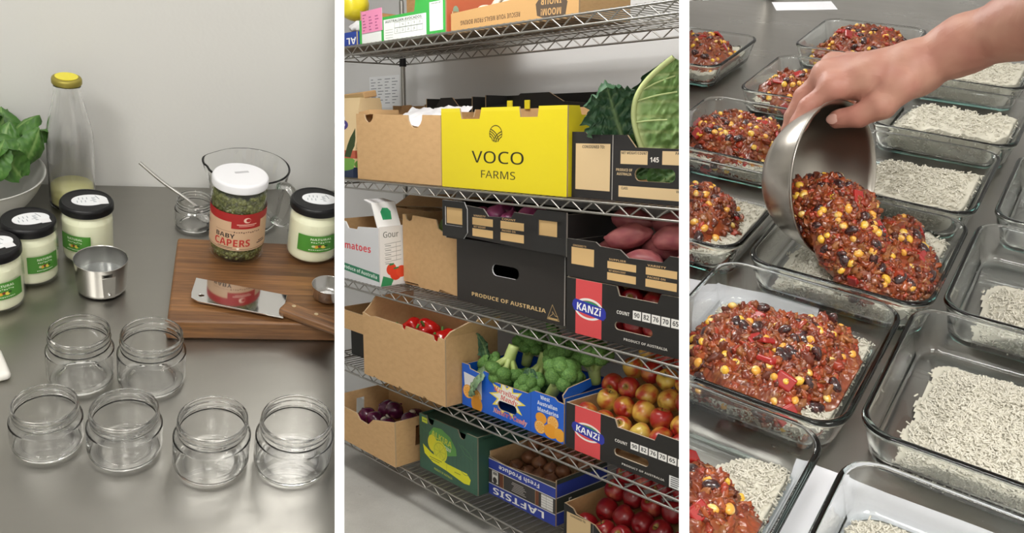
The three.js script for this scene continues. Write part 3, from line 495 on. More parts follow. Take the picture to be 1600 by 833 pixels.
const deepRed = makeApples([[lin(0.27, 0.008, 0.012), lin(0.42, 0.06, 0.04), -0.14], [lin(0.33, 0.012, 0.016), lin(0.55, 0.2, 0.1), -0.08], [lin(0.22, 0.006, 0.010), lin(0.34, 0.03, 0.03), -0.2]], 0.040);
const ROW = ['front', 'second', 'third', 'fourth', 'back'];
function heap(kinds, tones, spots, label, group, tilt = 3.1) { // label with {tone} and {row}
  spots.forEach(([x, y, z, sticker, row = 0], i) => {
    const k = Math.floor(rnd(0, kinds.length)), text = label.replace('{tone}', tones[k]).replace('{row}', ROW[row]);
    const o = dup(kinds[k], sticker ? text.replace('apple', 'apple with a paper sticker') : text, group.replace('{row}', ROW[row])); o.name = 'apple';
    if (sticker) part('sticker', stickerGeo(0.0388), std(0xffffff, 0.5, { map: stickerTex }), o, [0, 0, 0], [0, 0, 0]);
    place(o, [x, y, z], sticker ? [0.5, 2.45, 0.2] : [rnd(-tilt, tilt) * 0.5, rnd(0, 6.28), rnd(-tilt, tilt) * 0.3]);
  });
}
// let round things settle apart inside a box (x0, x1, y0, y1, z0, z1)
function settle(spots, r, [x0, x1, y0, y1, z0, z1], n = 160) {
  for (let t = 0; t < n; t++) { for (let i = 0; i < spots.length; i++) for (let j = 0; j < i; j++) { const a = spots[i], b = spots[j], d = [a[0] - b[0], a[1] - b[1], a[2] - b[2]], l = Math.hypot(...d) || 1e-4, g = 2 * r - l; if (g > 0) for (let k = 0; k < 3; k++) { a[k] += d[k] / l * g * 0.5; b[k] -= d[k] / l * g * 0.5; } }
    for (const s of spots) { s[0] = Math.min(x1 - r, Math.max(x0 + r, s[0])); s[1] = Math.min(y1 - r, Math.max(y0 + r, s[1])); s[2] = Math.min(z1 - r, Math.max(z0 + r, s[2])); } }
  return spots;
}
reseed(41);
{ // heaped apples: rows step up towards the wall
  const spots = [];
  [[-0.089, 0.655, 0.290], [-0.155, 0.700, 0.305], [-0.221, 0.745, 0.292], [-0.287, 0.790, 0.305], [-0.345, 0.846, 0.345]].forEach(([z, y, x0], r) => { for (let i = 0; i < 8; i++) { const x = x0 + i * 0.0795 + (r % 2) * 0.02; if (x < 0.79) spots.push([x + rnd(-0.004, 0.004), y + rnd(-0.005, 0.007), z + rnd(-0.006, 0.006), (r === 0 && i === 2) || (r === 3 && i === 2), r]); } });
  settle(spots, 0.0402, [0.246, 0.834, SH[3], 1.2, -0.402, -0.048]);
  heap(redYellow, ['yellow patched red apple', 'yellow and red apple', 'mostly red apple', 'mostly yellow apple', 'orange red apple'], spots, '{tone} in the {row} row of the striped carton', 'apples in the {row} row of the striped carton');
  const low = []; for (let i = 0; i < 5; i++) low.push([0.40 + i * 0.083, SH[2] + 0.062, -0.105 + rnd(-0.004, 0.004)]); for (let i = 0; i < 5; i++) low.push([0.38 + i * 0.085, SH[2] + 0.128, -0.115]);
  settle(low, 0.0415, [0.232, 0.822, SH[2] + 0.008, SH[2] + 0.183, -0.41, -0.058]);
  heap(deepRed, ['', '', ''], low, 'dark apple glimpsed through the carton hand holes under the sweet potatoes', 'apples inside the lower striped carton');
  const rd = []; [[-0.125, 0.245, 0.27], [-0.195, 0.288, 0.30], [-0.262, 0.335, 0.29], [-0.30, 0.40, 0.31]].forEach(([z, y, x0], r) => { for (let i = 0; i < 6; i++) rd.push([x0 + i * 0.082 + rnd(-0.005, 0.005), y + rnd(-0.008, 0.008), z + rnd(-0.006, 0.006), false, r]); });
  settle(rd, 0.0415, [0.221, 0.785, SH[4], 0.9, -0.332, -0.068]);
  heap(deepRed, ['deep red apple', 'red apple with a paler cheek', 'darkest red apple'], rd, '{tone} in the {row} row of the bottom shelf carton', 'apples in the {row} row on the bottom shelf');
}
// lumpy vegetables
const lump = (rx, ry, rz, k, amt, f = 2.2, d = 5) => displace(new THREE.IcosahedronGeometry(1, d), (x, y, z) => amt * fbm(x * f + k * 7.7, y * f, z * f + k, 3)).scale(rx, ry, rz);
{
  const kinds = [0, 1, 2].map(k => { const g = lump(0.088, 0.042, 0.044, k, 0.28, 1.4); const p = g.attributes.position; for (let i = 0; i < p.count; i++) { const t = Math.abs(p.getX(i)) / 0.09, s = 1 - 0.35 * t * t * t; p.setY(i, p.getY(i) * s + 0.012 * Math.sin(p.getX(i) * 16 + k)); p.setZ(i, p.getZ(i) * s); } g.computeVertexNormals(); return paint(g, (x, y, z) => mixc(lin(0.33, 0.075, 0.095), lin(0.48, 0.17, 0.16), 0.45 + 1.6 * fbm(x * 30, y * 60, z * 60 + k, 3))); });
  const m = std(0xffffff, 0.42, { vertexColors: true });
  [[0.325, 1.205, -0.105, 0.05], [0.505, 1.208, -0.105, -0.05], [0.69, 1.205, -0.108, 0.05], [0.33, 1.238, -0.195, 0.08], [0.515, 1.246, -0.190, -0.06], [0.70, 1.24, -0.195, 0.04], [0.42, 1.288, -0.135, 0.10], [0.60, 1.290, -0.140, -0.08], [0.34, 1.318, -0.245, 0.05], [0.52, 1.330, -0.245, -0.05], [0.70, 1.322, -0.245, 0.08]].forEach(([x, y, z, a], i) => {
    const o = thing('sweet_potato', i < 3 || i > 5 && i < 8 ? 'pink sweet potato along the front edge of the upper black tray' : i < 6 ? 'pink sweet potato piled in the middle of the black tray' : 'dim pink sweet potato at the back of the black tray', 'sweet potato', i < 3 || i > 5 && i < 8 ? 'sweet potatoes along the tray front' : i < 6 ? 'sweet potatoes in the tray middle' : 'sweet potatoes at the tray back');
    part('skin', kinds[i % 3], m, o); place(o, [x, y, z], [rnd(-0.3, 0.3), a, rnd(-0.06, 0.06)]);
  });
}
{ // red onions
  const kinds = [0, 1].map(k => { const g0 = lathe(smoothProfile([[0, 1.28], [0.08, 1.2], [0.12, 1.0], [0.42, 0.82], [0.86, 0.45], [1, 0], [0.85, -0.45], [0.45, -0.78], [0.1, -0.88], [0, -0.9]], 20), 22).scale(0.042, 0.038, 0.042); const g = displace(g0, (x, y, z) => 0.0012 * noise(x * 60, y * 20 + k * 5, z * 60)); return paint(g, (x, y, z) => { const a = Math.atan2(z, x); return y < -0.027 ? lin(0.6, 0.5, 0.4) : mixc(lin(0.20, 0.018, 0.085), lin(0.40, 0.10, 0.24), 0.4 + 0.8 * noise(a * 9, y * 30, k)); }); });
  settle([[-0.30, 1.295, -0.11], [-0.215, 1.312, -0.11], [-0.12, 1.298, -0.105], [-0.04, 1.312, -0.11], [0.05, 1.295, -0.105], [0.14, 1.29, -0.11], [-0.26, 1.31, -0.20], [-0.08, 1.31, -0.20]], 0.0445, [-0.459, 0.212, 1.212, 1.362, -0.312, -0.058]).forEach(([x, y, z], i) => { const o = thing('red_onion', i < 6 ? 'purple red onion near the front of the black tray' : 'purple red onion at the back of the black tray', 'onion', i < 6 ? 'red onions near the tray front' : 'red onions at the tray back'); part('skin', kinds[i % 2], glossy({ roughness: 0.28 }), o); place(o, [x, y, z], [rnd(-1, 1), rnd(0, 6), rnd(-1, 1)]); });
}
{ // brown onions
  const g0 = lathe(smoothProfile([[0, 1.35], [0.07, 1.2], [0.14, 0.98], [0.5, 0.78], [0.9, 0.4], [1, 0], [0.85, -0.45], [0.4, -0.8], [0, -0.86]], 18), 18).scale(0.033, 0.031, 0.033); const g = paint(displace(g0, (x, y, z) => 0.001 * noise(x * 80, y * 30, z * 80)), (x, y, z) => mixc(lin(0.24, 0.085, 0.035), lin(0.46, 0.20, 0.09), 0.5 + 0.9 * noise(Math.atan2(z, x) * 8, y * 40, 3)));
  const m = glossy({ roughness: 0.4 }), spots = [];
  for (const [z, y] of [[-0.155, 0.245], [-0.215, 0.268], [-0.275, 0.292], [-0.33, 0.33]]) for (let i = 0; i < 5; i++) spots.push([-0.225 + i * 0.071 + rnd(-0.004, 0.004), y + rnd(-0.01, 0.012), z + rnd(-0.006, 0.006)]);
  settle(spots, 0.0345, [-0.268, 0.106, SH[4], 0.9, -0.388, -0.122]).forEach((s, i) => { const row = ROW[Math.floor(i / 5)], o = thing('brown_onion', `papery brown onion in the ${row} row of the blue and black carton`, 'onion', `brown onions in the ${row} row`); part('skin', g, m, o); place(o, s, [rnd(-0.5, 0.5), rnd(0, 6), rnd(-0.5, 0.5)]); });
}
{ // dark purple onions
  const g0 = lathe(smoothProfile([[0, 1.12], [0.10, 1.06], [0.16, 0.94], [0.5, 0.78], [0.9, 0.42], [1, 0], [0.87, -0.45], [0.46, -0.8], [0.14, -0.9], [0, -0.92]], 20), 24).scale(0.047, 0.043, 0.047), g = paint(displace(g0, (x, y, z) => 0.0012 * noise(x * 50, y * 20, z * 50)), (x, y, z) => mixc(lin(0.055, 0.006, 0.028), lin(0.13, 0.014, 0.060), 0.5 + noise(Math.atan2(z, x) * 7, y * 30, 4)));
  const root = displace(new THREE.IcosahedronGeometry(0.014, 3).scale(1, 0.6, 1), (x, y, z) => 0.003 * noise(x * 200, y * 200, z * 200)), rm = std(lin(0.66, 0.60, 0.48), 0.8), skin = glossy({ roughness: 0.2 });
  const spots = [[-1.14, 0.275, -0.075, 0.4], [-1.045, 0.285, -0.07, -0.5], [-0.95, 0.278, -0.065, 2.7], [-0.855, 0.275, -0.075, 0.6], [-1.10, 0.30, -0.16, 1.2], [-0.995, 0.31, -0.165, -0.8], [-0.895, 0.30, -0.165, 2.2], [-0.94, 0.30, -0.23, 0.4]];
  settle(spots, 0.0495, [-1.243, -0.746, SH[4], 0.9, -0.262, 0.022]).forEach(([x, y, z, a], i) => { const o = thing('purple_onion', i < 4 ? 'shiny dark purple onion at the front of the slotted brown carton' : 'shiny dark purple onion deep inside the slotted brown carton', 'onion', i < 4 ? 'purple onions at the carton front' : 'purple onions deep in the carton'); part('skin', g, skin, o); part('root', root, rm, o, [0, -0.041, 0]); place(o, [x, y, z], [a, i * 1.3, a * 0.3]); });
}
{ // red capsicums
  const g0 = new THREE.IcosahedronGeometry(1, 7); const g = displace(g0, (x, y, z) => { const a = Math.atan2(z, x), r = Math.hypot(x, z); return 0.13 * r * Math.cos(3 * a + 0.4) - 0.30 * Math.exp(-r * r * 14) * (y > 0 ? 1 : 0.4) + 0.05 * noise(x * 2, y * 2, z * 2); }).scale(0.056, 0.052, 0.056);
  const skin = phys(lin(0.52, 0.012, 0.010), 0.2, { clearcoat: 0.6, clearcoatRoughness: 0.1 }), st = std(lin(0.10, 0.22, 0.04), 0.6);
  settle([[-0.82, 0.735, -0.045], [-0.69, 0.748, -0.05], [-0.585, 0.742, -0.045], [-0.74, 0.755, -0.15], [-0.61, 0.735, -0.15], [-0.86, 0.735, -0.15]], 0.0585, [-0.968, -0.375, SH[3], 0.9, -0.232, 0.02]).forEach(([x, y, z], i) => { const o = thing('red_capsicum', i < 3 ? 'shiny red capsicum showing over the front of the tall brown carton' : 'shiny red capsicum deeper inside the tall brown carton', 'capsicum', i < 3 ? 'capsicums at the carton front' : 'capsicums deeper in the carton'); part('skin', g, skin, o); part('stem', tube([[0, 0.026, 0], [0.004, 0.045, 0.002], [0.012, 0.062, 0]], 0.006, 6, 7), st, o); place(o, [x, y, z], [rnd(-0.7, 0.7), rnd(0, 6), rnd(-0.7, 0.7)]); });
}
{ // broccoli
  const crownGreen = [lin(0.075, 0.19, 0.04), lin(0.17, 0.33, 0.075)], stalkC = [lin(0.42, 0.54, 0.15), lin(0.56, 0.66, 0.26)];
  const floret = [0, 1, 2].map(k => paint(displace(new THREE.IcosahedronGeometry(1, 9), (x, y, z) => 0.10 * fbm(x * 5 + k * 3, y * 5, z * 5, 2) + 0.09 * Math.abs(noise(x * 11, y * 11 + k, z * 11)) + 0.10 * Math.abs(noise(x * 21, y * 21, z * 21))), (x, y, z) => mixc(crownGreen[0], crownGreen[1], 0.5 + 1.6 * noise(x * 9, y * 9, z * 9 + k))));
  const cm = std(0xffffff, 0.7, { vertexColors: true }), sm = std(0xffffff, 0.5, { vertexColors: true });
  const limb = (a, b, r0, r1) => { const A = V(...a), B = V(...b), d = B.clone().sub(A), g = new THREE.CylinderGeometry(r1, r0, d.length(), 12, 5); g.applyQuaternion(new THREE.Quaternion().setFromUnitVectors(V(0, 1, 0), d.clone().normalize())); const c = A.add(B).multiplyScalar(0.5); g.translate(c.x, c.y, c.z); return g; };
  const head = () => { const g = thing('broccoli', '', 'broccoli'); const st = [limb([0, -0.085, 0], [0, -0.01, 0], 0.021, 0.024), limb([0, -0.02, 0], [0, 0.035, 0], 0.024, 0.02)], fl = []; let k = 0;
    for (const [n, r, y, s] of [[7, 0.052, 0.018, 0.028], [5, 0.030, 0.045, 0.030], [1, 0, 0.058, 0.03]]) for (let i = 0; i < n; i++) { const a = i * 6.283 / n + y * 30, p = [r * Math.cos(a), y + rnd(-0.006, 0.006), r * Math.sin(a)]; st.push(limb([p[0] * 0.15, -0.035, p[2] * 0.15], [p[0] * 0.9, p[1] - 0.005, p[2] * 0.9], 0.012, 0.009)); fl.push(floret[k++ % 3].clone().scale(s, s * 0.82, s).rotateY(a * 3).translate(...p)); }
    part('stalk', paint(displace(merge(st.map(q => q.toNonIndexed())), (x, y, z) => 0.0018 * noise(x * 60, y * 30, z * 60)), (x, y, z) => mixc(stalkC[0], stalkC[1], 0.5 + noise(x * 40, y * 25, z * 40))), sm, g);
    part('florets', merge(fl), cm, g).userData.kind = 'stuff'; return g; };
  reseed(77);
  const hs = [head(), head()];
  settle([[-0.20, 0.69, -0.125, [2.75, 0.4, 0.15], 1.12, 'broccoli head lying with its thick pale stalk up in the blue carton'], [-0.085, 0.685, -0.155, [2.5, 1.3, 0.45], 1.05, 'second upturned broccoli head with split pale stalks'], [-0.055, 0.672, -0.085, [0.7, 0.2, 0.1], 0.9, 'broccoli head with tight green crown at the front of the blue carton'], [0.115, 0.72, -0.15, [0.35, 0.6, -0.75], 1.15, 'broccoli head with its stalk pointing down by the carton corner'], [-0.29, 0.675, -0.14, [0.3, 0.8, 0.9], 0.9, 'broccoli head half covered by leaves beside the brown carton flap'], [0.03, 0.74, -0.235, [0.1, 2.2, 0.2], 1.1, 'shaded broccoli head at the back of the blue carton'], [0.16, 0.76, -0.25, [-0.2, 1.2, 0.3], 1.1, 'shaded broccoli head under the shelf near the apples'], [-0.16, 0.73, -0.25, [-0.1, 2.9, 0.3], 1.05, 'shaded broccoli head behind the upturned ones']], 0.0675, [-0.352, 0.220, SH[3], 1.0, -0.334, -0.046]).forEach(([x, y, z, r, s, l], i) => { const o = dup(hs[i % 2], l, 'broccoli in the blue carton'); o.name = 'broccoli'; o.scale.setScalar(s * 0.92); place(o, [x, y + 0.022, z], r); });
}
// leaves: a curved blade with a raised midrib and veins
function leafGeo(L, W, { curl = 0.2, fold = 0.2, crinkle = 0.01, freq = 9, k = 0, nu = 26, nv = 34, tip = 0.9, rib = 0.006, lobes = 0, half: oneSide = false, bow = 0 } = {}, colors) {
  const g = new THREE.PlaneGeometry(1, 1, nu, nv), p = g.attributes.position, c = new Float32Array(p.count * 3);
  for (let i = 0; i < p.count; i++) {
    const u = oneSide ? p.getX(i) + 0.5 : p.getX(i) * 2, v = p.getY(i) + 0.5; // u -1..1 across, v 0..1 along
    const half = W / 2 * Math.pow(Math.sin(Math.PI * Math.min(1, Math.pow(v, tip) * 0.93 + 0.07)), 0.62) * (1 + lobes * noise(v * 14, u > 0 ? 3 : 7, k));
    const x = u * half * (oneSide ? 2 : 1) - bow * Math.sin(Math.PI * v), a = Math.abs(u);
    const veins = Math.max(0, 1 - Math.abs(((v * 7 - a * 1.6) % 1 + 1) % 1 - 0.5) * 7) * (1 - a);
    const z = fold * a * a * W + crinkle * fbm(x * freq / W * 2 + k * 5, v * freq, k, 3) * 2 * Math.min(1, a * 3) + rib * Math.max(0, 1 - a * 9) - 0.25 * crinkle * veins;
    const th = v * curl * 2.2; const y = curl ? L * Math.sin(th) / (curl * 2.2) : L * v, dz = curl ? L * (1 - Math.cos(th)) / (curl * 2.2) : 0;
    p.setXYZ(i, x, y - z * Math.sin(th), dz + z * Math.cos(th));
    const ribness = Math.max(Math.max(0, 1.3 - a * 11 / (1.2 - v)), veins * 0.85), col = mixc(mixc(colors[0], colors[1], 0.5 + 1.3 * fbm(u * 2 + k, v * 5, k, 3)), colors[2], ribness);
    c[3 * i] = col.r; c[3 * i + 1] = col.g; c[3 * i + 2] = col.b;
  }
  g.setAttribute('color', new THREE.BufferAttribute(c, 3)); g.computeVertexNormals(); return g;
}
const leafMat = phys(0xffffff, 0.45, { vertexColors: true, side: THREE.DoubleSide });
{
  const pale = [lin(0.20, 0.36, 0.11), lin(0.33, 0.50, 0.18), lin(0.62, 0.70, 0.32)], dark = [lin(0.028, 0.09, 0.045), lin(0.07, 0.17, 0.08), lin(0.22, 0.34, 0.15)], mid = [lin(0.07, 0.17, 0.05), lin(0.13, 0.27, 0.08), lin(0.34, 0.48, 0.2)];
  const put = (label, L, W, o, cols, at, rot) => { const t = thing('cabbage_leaf', label, 'leaf'); part('blade', leafGeo(L, W, o, cols), leafMat, t); part('stalk', tube([[0, -0.05, 0.004], [0, 0.0, 0.003], [0, L * 0.3, 0.006 + L * 0.02]], 0.008, 10, 7), std(cols[2], 0.5), t); place(t, at, rot); };
  { // one half of a big leaf turned so that its thick rib makes the edge
    const t = thing('cabbage_leaf', 'huge pale green cabbage leaf with a thick light rib over the black and tan carton', 'leaf'), L = 0.31, bow = 0.075;
    part('blade', leafGeo(L, 0.30, { curl: 0.18, fold: 0.03, crinkle: 0.024, freq: 8, k: 1, rib: 0.004, nu: 48, nv: 52, half: true, bow, tip: 0.8 }, pale), leafMat, t);
    const rib = []; for (let i = 0; i <= 10; i++) { const v = i / 10, th = v * 0.18 * 2.2; rib.push([-bow * Math.sin(Math.PI * v), L * Math.sin(th) / 0.396, L * (1 - Math.cos(th)) / 0.396 + 0.004]); }
    part('rib', tube(rib, 0.0085, 30, 8), std(lin(0.60, 0.68, 0.30), 0.45), t);
    for (const [v0, l, a] of [[0.25, 0.10, 0.35], [0.45, 0.13, 0.5], [0.62, 0.12, 0.7], [0.78, 0.08, 0.9]]) { const b = rib[Math.round(v0 * 10)]; part('vein', tube([b, [b[0] + l * 0.5 * Math.cos(a), b[1] + l * 0.5 * Math.sin(a), b[2] + 0.014], [b[0] + l * Math.cos(a), b[1] + l * Math.sin(a) * 0.9, b[2] + 0.022]], 0.0028, 10, 6), std(lin(0.52, 0.62, 0.27), 0.5), t); }
    place(t, [0.505, 1.545, -0.105], [-0.08, 0.70, -0.20]);
  }
  put('dark crinkled cabbage leaf hanging beside the huge pale one', 0.26, 0.20, { curl: 0.55, fold: 0.14, crinkle: 0.018, freq: 8, k: 2, lobes: 0.3, nu: 40, nv: 44 }, dark, [0.40, 1.575, -0.13], [-0.10, 0.70, 0.38]);
  put('upright dark curly leaf behind the huge pale leaf', 0.36, 0.24, { curl: 0.30, fold: 0.12, crinkle: 0.022, freq: 8, k: 3, lobes: 0.35, nu: 40, nv: 44 }, dark, [0.42, 1.50, -0.25], [-0.20, 0.72, 0.06]);
  put('curly leaf at the shelf corner rising above the greens', 0.33, 0.24, { curl: 0.3, fold: 0.12, crinkle: 0.02, freq: 8, k: 5, lobes: 0.3, nu: 40, nv: 44 }, mid, [0.62, 1.49, -0.27], [-0.1, 0.72, -0.2]);
  put('folded green leaf low in the black and tan carton', 0.20, 0.16, { curl: 0.2, fold: 0.35, crinkle: 0.014, k: 4 }, mid, [0.43, 1.475, -0.12], [-0.5, 0.7, -0.35]);
  put('pale green leaf seen through the hand hole of the black and tan carton', 0.16, 0.14, { curl: 0.2, fold: 0.2, crinkle: 0.012, k: 6 }, mid, [0.56, 1.45, -0.09], [-0.2, 0.2, -0.9]);
  const bl = [lin(0.10, 0.19, 0.10), lin(0.20, 0.32, 0.17), lin(0.40, 0.50, 0.27)];
  const put2 = (label, L, W, k, at, rot, cols) => { const t = thing('broccoli_leaf', label, 'leaf'); part('blade', leafGeo(L, W, { curl: 0.35, fold: 0.12, crinkle: 0.012, k, nu: 16, nv: 22 }, cols), leafMat, t); place(t, at, rot); };
  put2('grey green broccoli leaf drooping over the blue carton front', 0.15, 0.105, 11, [-0.235, 0.725, -0.075], [2.2, 0.3, 0.5], bl);
  put2('second drooping broccoli leaf over the white label of the blue carton', 0.13, 0.09, 12, [-0.265, 0.70, -0.07], [2.35, 0.5, 0.9], bl);
  put2('dark broccoli leaf standing against the brown carton flap', 0.15, 0.09, 13, [-0.285, 0.70, -0.12], [-0.3, -0.4, 0.5], dark);
  put2('narrow dark broccoli leaf between the upturned heads', 0.14, 0.07, 14, [-0.015, 0.755, -0.10], [2.6, -0.5, -0.3], dark);
  put2('broad shaded broccoli leaf at the back of the blue carton', 0.22, 0.18, 15, [0.02, 0.73, -0.24], [-0.2, -0.5, 0.1], mid);
}
{ // mushrooms, green cabbage
  const cap = paint(lathe(smoothProfile([[0, 0.020], [0.02, 0.017], [0.034, 0.002], [0.030, -0.008], [0.012, -0.006], [0, -0.006]], 14), 16), (x, y, z) => mixc(lin(0.52, 0.42, 0.31), lin(0.70, 0.62, 0.52), 0.5 + noise(x * 50, y * 50, z * 50))), mm = std(0xffffff, 0.8, { vertexColors: true }), stem = lathe([[0, -0.03], [0.010, -0.03], [0.012, -0.005]], 10);
  for (let i = 0; i < 12; i++) { const o = thing('mushroom', 'pale field mushroom in the shallow carton on the top shelf', 'mushroom', 'mushrooms on the top shelf'); part('cap', cap, mm, o); part('stem', stem, mm, o); place(o, [-0.30 + (i % 6) * 0.068, SH[0] + 0.075 + rnd(0, 0.02), -0.13 - Math.floor(i / 6) * 0.07], [rnd(-0.8, 0.8), rnd(0, 6), rnd(-0.8, 0.8)]); }
  const o = thing('green_cabbage', 'round green cabbage half hidden in the upright brown carton', 'cabbage'); part('body', paint(lump(0.115, 0.105, 0.10, 3, 0.16, 1.8), (x, y, z) => mixc(lin(0.16, 0.34, 0.05), lin(0.30, 0.50, 0.12), 0.5 + 1.5 * fbm(x * 14, y * 14, z * 14, 3))), std(0xffffff, 0.5, { vertexColors: true }), o); place(o, [-0.62, 1.175, -0.245]);
}
// ---------------------------------------------------------------- the steel bench with jars
PLACE = BENCH;
const brushed = dataTex(512, 512, (u, v) => { const a = tileNoise(u * 0.15, v, 60, 3), b = tileNoise(u, v, 5, 4); const k = 120 + 90 * a + 70 * b + rnd(-12, 12); return [k, k, k].map(q => Math.max(0, Math.min(255, q))); });
const steelRough = dataTex(512, 512, (u, v) => { const a = tileNoise(u, v, 5, 5), b = tileNoise(u * 0.2, v, 40, 2); const k = 160 + 80 * a + 45 * b; return [k, k, k].map(q => Math.max(40, Math.min(255, q))); });
const benchSteel = new THREE.MeshPhysicalMaterial({ color: lin(0.36, 0.35, 0.322), metalness: 1, roughness: 0.58, roughnessMap: withRepeat(steelRough, 1.6, 1.6), bumpMap: withRepeat(brushed, 2.5, 2.5), bumpScale: 0.00012 });
const uvMetres = g => { const p = g.attributes.position, n = g.attributes.normal, uv = g.attributes.uv; for (let i = 0; i < p.count; i++) { const ax = Math.abs(n.getX(i)), ay = Math.abs(n.getY(i)); if (ay > 0.5) uv.setXY(i, p.getX(i), p.getZ(i)); else if (ax > 0.5) uv.setXY(i, p.getZ(i), p.getY(i)); else uv.setXY(i, p.getX(i), p.getY(i)); } return g; };
{
  const wall = part('wall_bench', uvMetres(box(1.35, 0.75, 0.04, 0, 0.375, -0.021)), std(lin(0.72, 0.715, 0.69), 0.6, { bumpMap: withRepeat(paperGrain, 1.5, 1.5), bumpScale: 0.0010 }));
  structure(wall, 'smooth off-white wall panel behind the steel bench'); place(wall, [-0.07, -0.04, 0]);
  const b = thing('steel_bench', 'brushed stainless steel bench top under the jars', 'bench');
  part('top', uvMetres(rbox(1.35, 0.04, 1.0, 0.004, 0, -0.02, 0.5)), benchSteel, b);
  part('front_lip', uvMetres(rbox(1.35, 0.05, 0.012, 0.003, 0, -0.055, 0.992)), benchSteel, b);
  place(b, [-0.07, 0, 0]);
}
const glass = (tint = lin(0.95, 0.98, 0.96), extra = {}) => phys(lin(1, 1, 1), 0.0, { transmission: 1, thickness: 0.004, ior: 1.45, attenuationColor: tint, attenuationDistance: 0.06, specularIntensity: 1, ...extra });
const clearGlass = glass(), paneGlass = phys(lin(0.99, 1.0, 0.995), 0.0, { transmission: 1, thickness: 0, ior: 1.45 });
// closed profile: outer line up, inner line down
function glassShell(outer, wall, foot, n = 48) {
  const inner = outer.filter(p => p[1] > foot).map(p => [p[0] - wall, p[1]]).reverse();
  const top = outer[outer.length - 1], lip = [[top[0] - wall * 0.15, top[1] + wall * 0.45], [top[0] - wall * 0.5, top[1] + wall * 0.62], [top[0] - wall * 0.85, top[1] + wall * 0.45]];
  return lathe([[0, outer[0][1]], ...outer, ...lip, ...inner, [inner[inner.length - 1][0] * 0.96, foot + wall * 0.3], [0, foot]], n);
}
const jarOuter = (r, h) => smoothProfile([[r * 0.60, 0.0028], [r * 0.80, 0.0006], [r * 0.93, 0.0022], [r * 0.995, 0.010], [r, h * 0.30], [r, h * 0.60], [r * 0.985, h * 0.66], [r * 0.915, h * 0.715], [r * 0.89, h * 0.735], [r * 0.905, h * 0.765], [r * 0.885, h * 0.79], [r * 0.885, h * 0.85], [r * 0.915, h * 0.875], [r * 0.885, h * 0.90], [r * 0.885, h * 0.94], [r * 0.90, h * 0.965], [r * 0.895, h * 0.99]], 60);
const emptyJar = (r, h) => glassShell(jarOuter(r, h), 0.0022, 0.0050);
{
  const spots = [[-0.119, 0.504, 0.0372, 0.073, 'empty glass jar nearest the small steel measuring cup'], [-0.041, 0.517, 0.0392, 0.073, 'empty glass jar beside the corner of the chopping board'], [-0.149, 0.611, 0.0362, 0.058, 'empty glass jar at the outer end of the front row of four'], [-0.072, 0.633, 0.0388, 0.061, 'second empty glass jar along the front row of four'], [0.016, 0.667, 0.0412, 0.068, 'third empty glass jar along the front row of four'], [0.104, 0.680, 0.0436, 0.070, 'last empty glass jar of the front row by the partition']];
  for (const [x, z, r, h, l] of spots) { const o = thing('empty_jar', l, 'jar', 'empty glass jars'); part('glass', emptyJar(r, h), clearGlass, o); part('base_ring', new THREE.TorusGeometry(r * 0.72, 0.0007, 5, 60).rotateX(Math.PI / 2), clearGlass, o, [0, 0.0062, 0]); place(o, [x, 0.0005, z], [0, x * 9, 0]); }
}
// jars of mayonnaise
const cream = phys(lin(0.95, 0.93, 0.70), 0.5);
const creamLabel = canvasTex(512, 300, (x, w, h) => {
  x.fillStyle = '#4c8f33'; x.fillRect(0, 0, w, h); x.fillStyle = '#e4efd8'; x.textAlign = 'center'; x.textBaseline = 'middle';
  x.font = 'bold 56px sans-serif'; x.fillText('NATURAL', w * 0.52, 62); for (let i = 0; i < 9; i++) x.fillRect(w * 0.30 + i * 26, 108 + (i * 7 % 3) * 5, 17, 20 - (i * 5 % 4) * 3);
  for (const [a, b, c, r] of [[0.42, 0.66, '#d9a432', 28], [0.50, 0.62, '#7b3b2d', 24], [0.58, 0.66, '#e6cf57', 30], [0.64, 0.60, '#2f5b22', 22], [0.36, 0.64, '#c9d2a2', 22]]) { x.fillStyle = c; x.beginPath(); x.arc(a * w, b * h, r, 0, 7); x.fill(); }
  x.fillStyle = '#dcebd0'; for (let i = 0; i < 11; i++) x.fillRect(w * 0.26 + i * 24, 252, 16, 18 - (i * 5 % 4) * 2);
});
const lidSticker = canvasTex(256, 160, (x, w, h) => { x.fillStyle = '#e6e8ea'; x.fillRect(0, 0, w, h); x.strokeStyle = '#8d939a'; x.lineWidth = 4; x.fillStyle = '#a4aab0'; x.textAlign = 'center'; for (let i = 0; i < 7; i++) x.fillRect(70 + i * 17, 50 + (i * 5 % 3) * 4, 11, 20 - (i * 3 % 4) * 3); for (let i = 0; i < 6; i++) { x.fillRect(60 + (i % 2) * 70, 88 + i * 9, 50, 4); } x.beginPath(); x.moveTo(30, 50); x.lineTo(120, 36); x.stroke(); });
function patch(r, y0, y1, a0, a1, n = 24) { return new THREE.CylinderGeometry(r, r, y1 - y0, n, 1, true, a0, a1 - a0).translate(0, (y0 + y1) / 2, 0); }
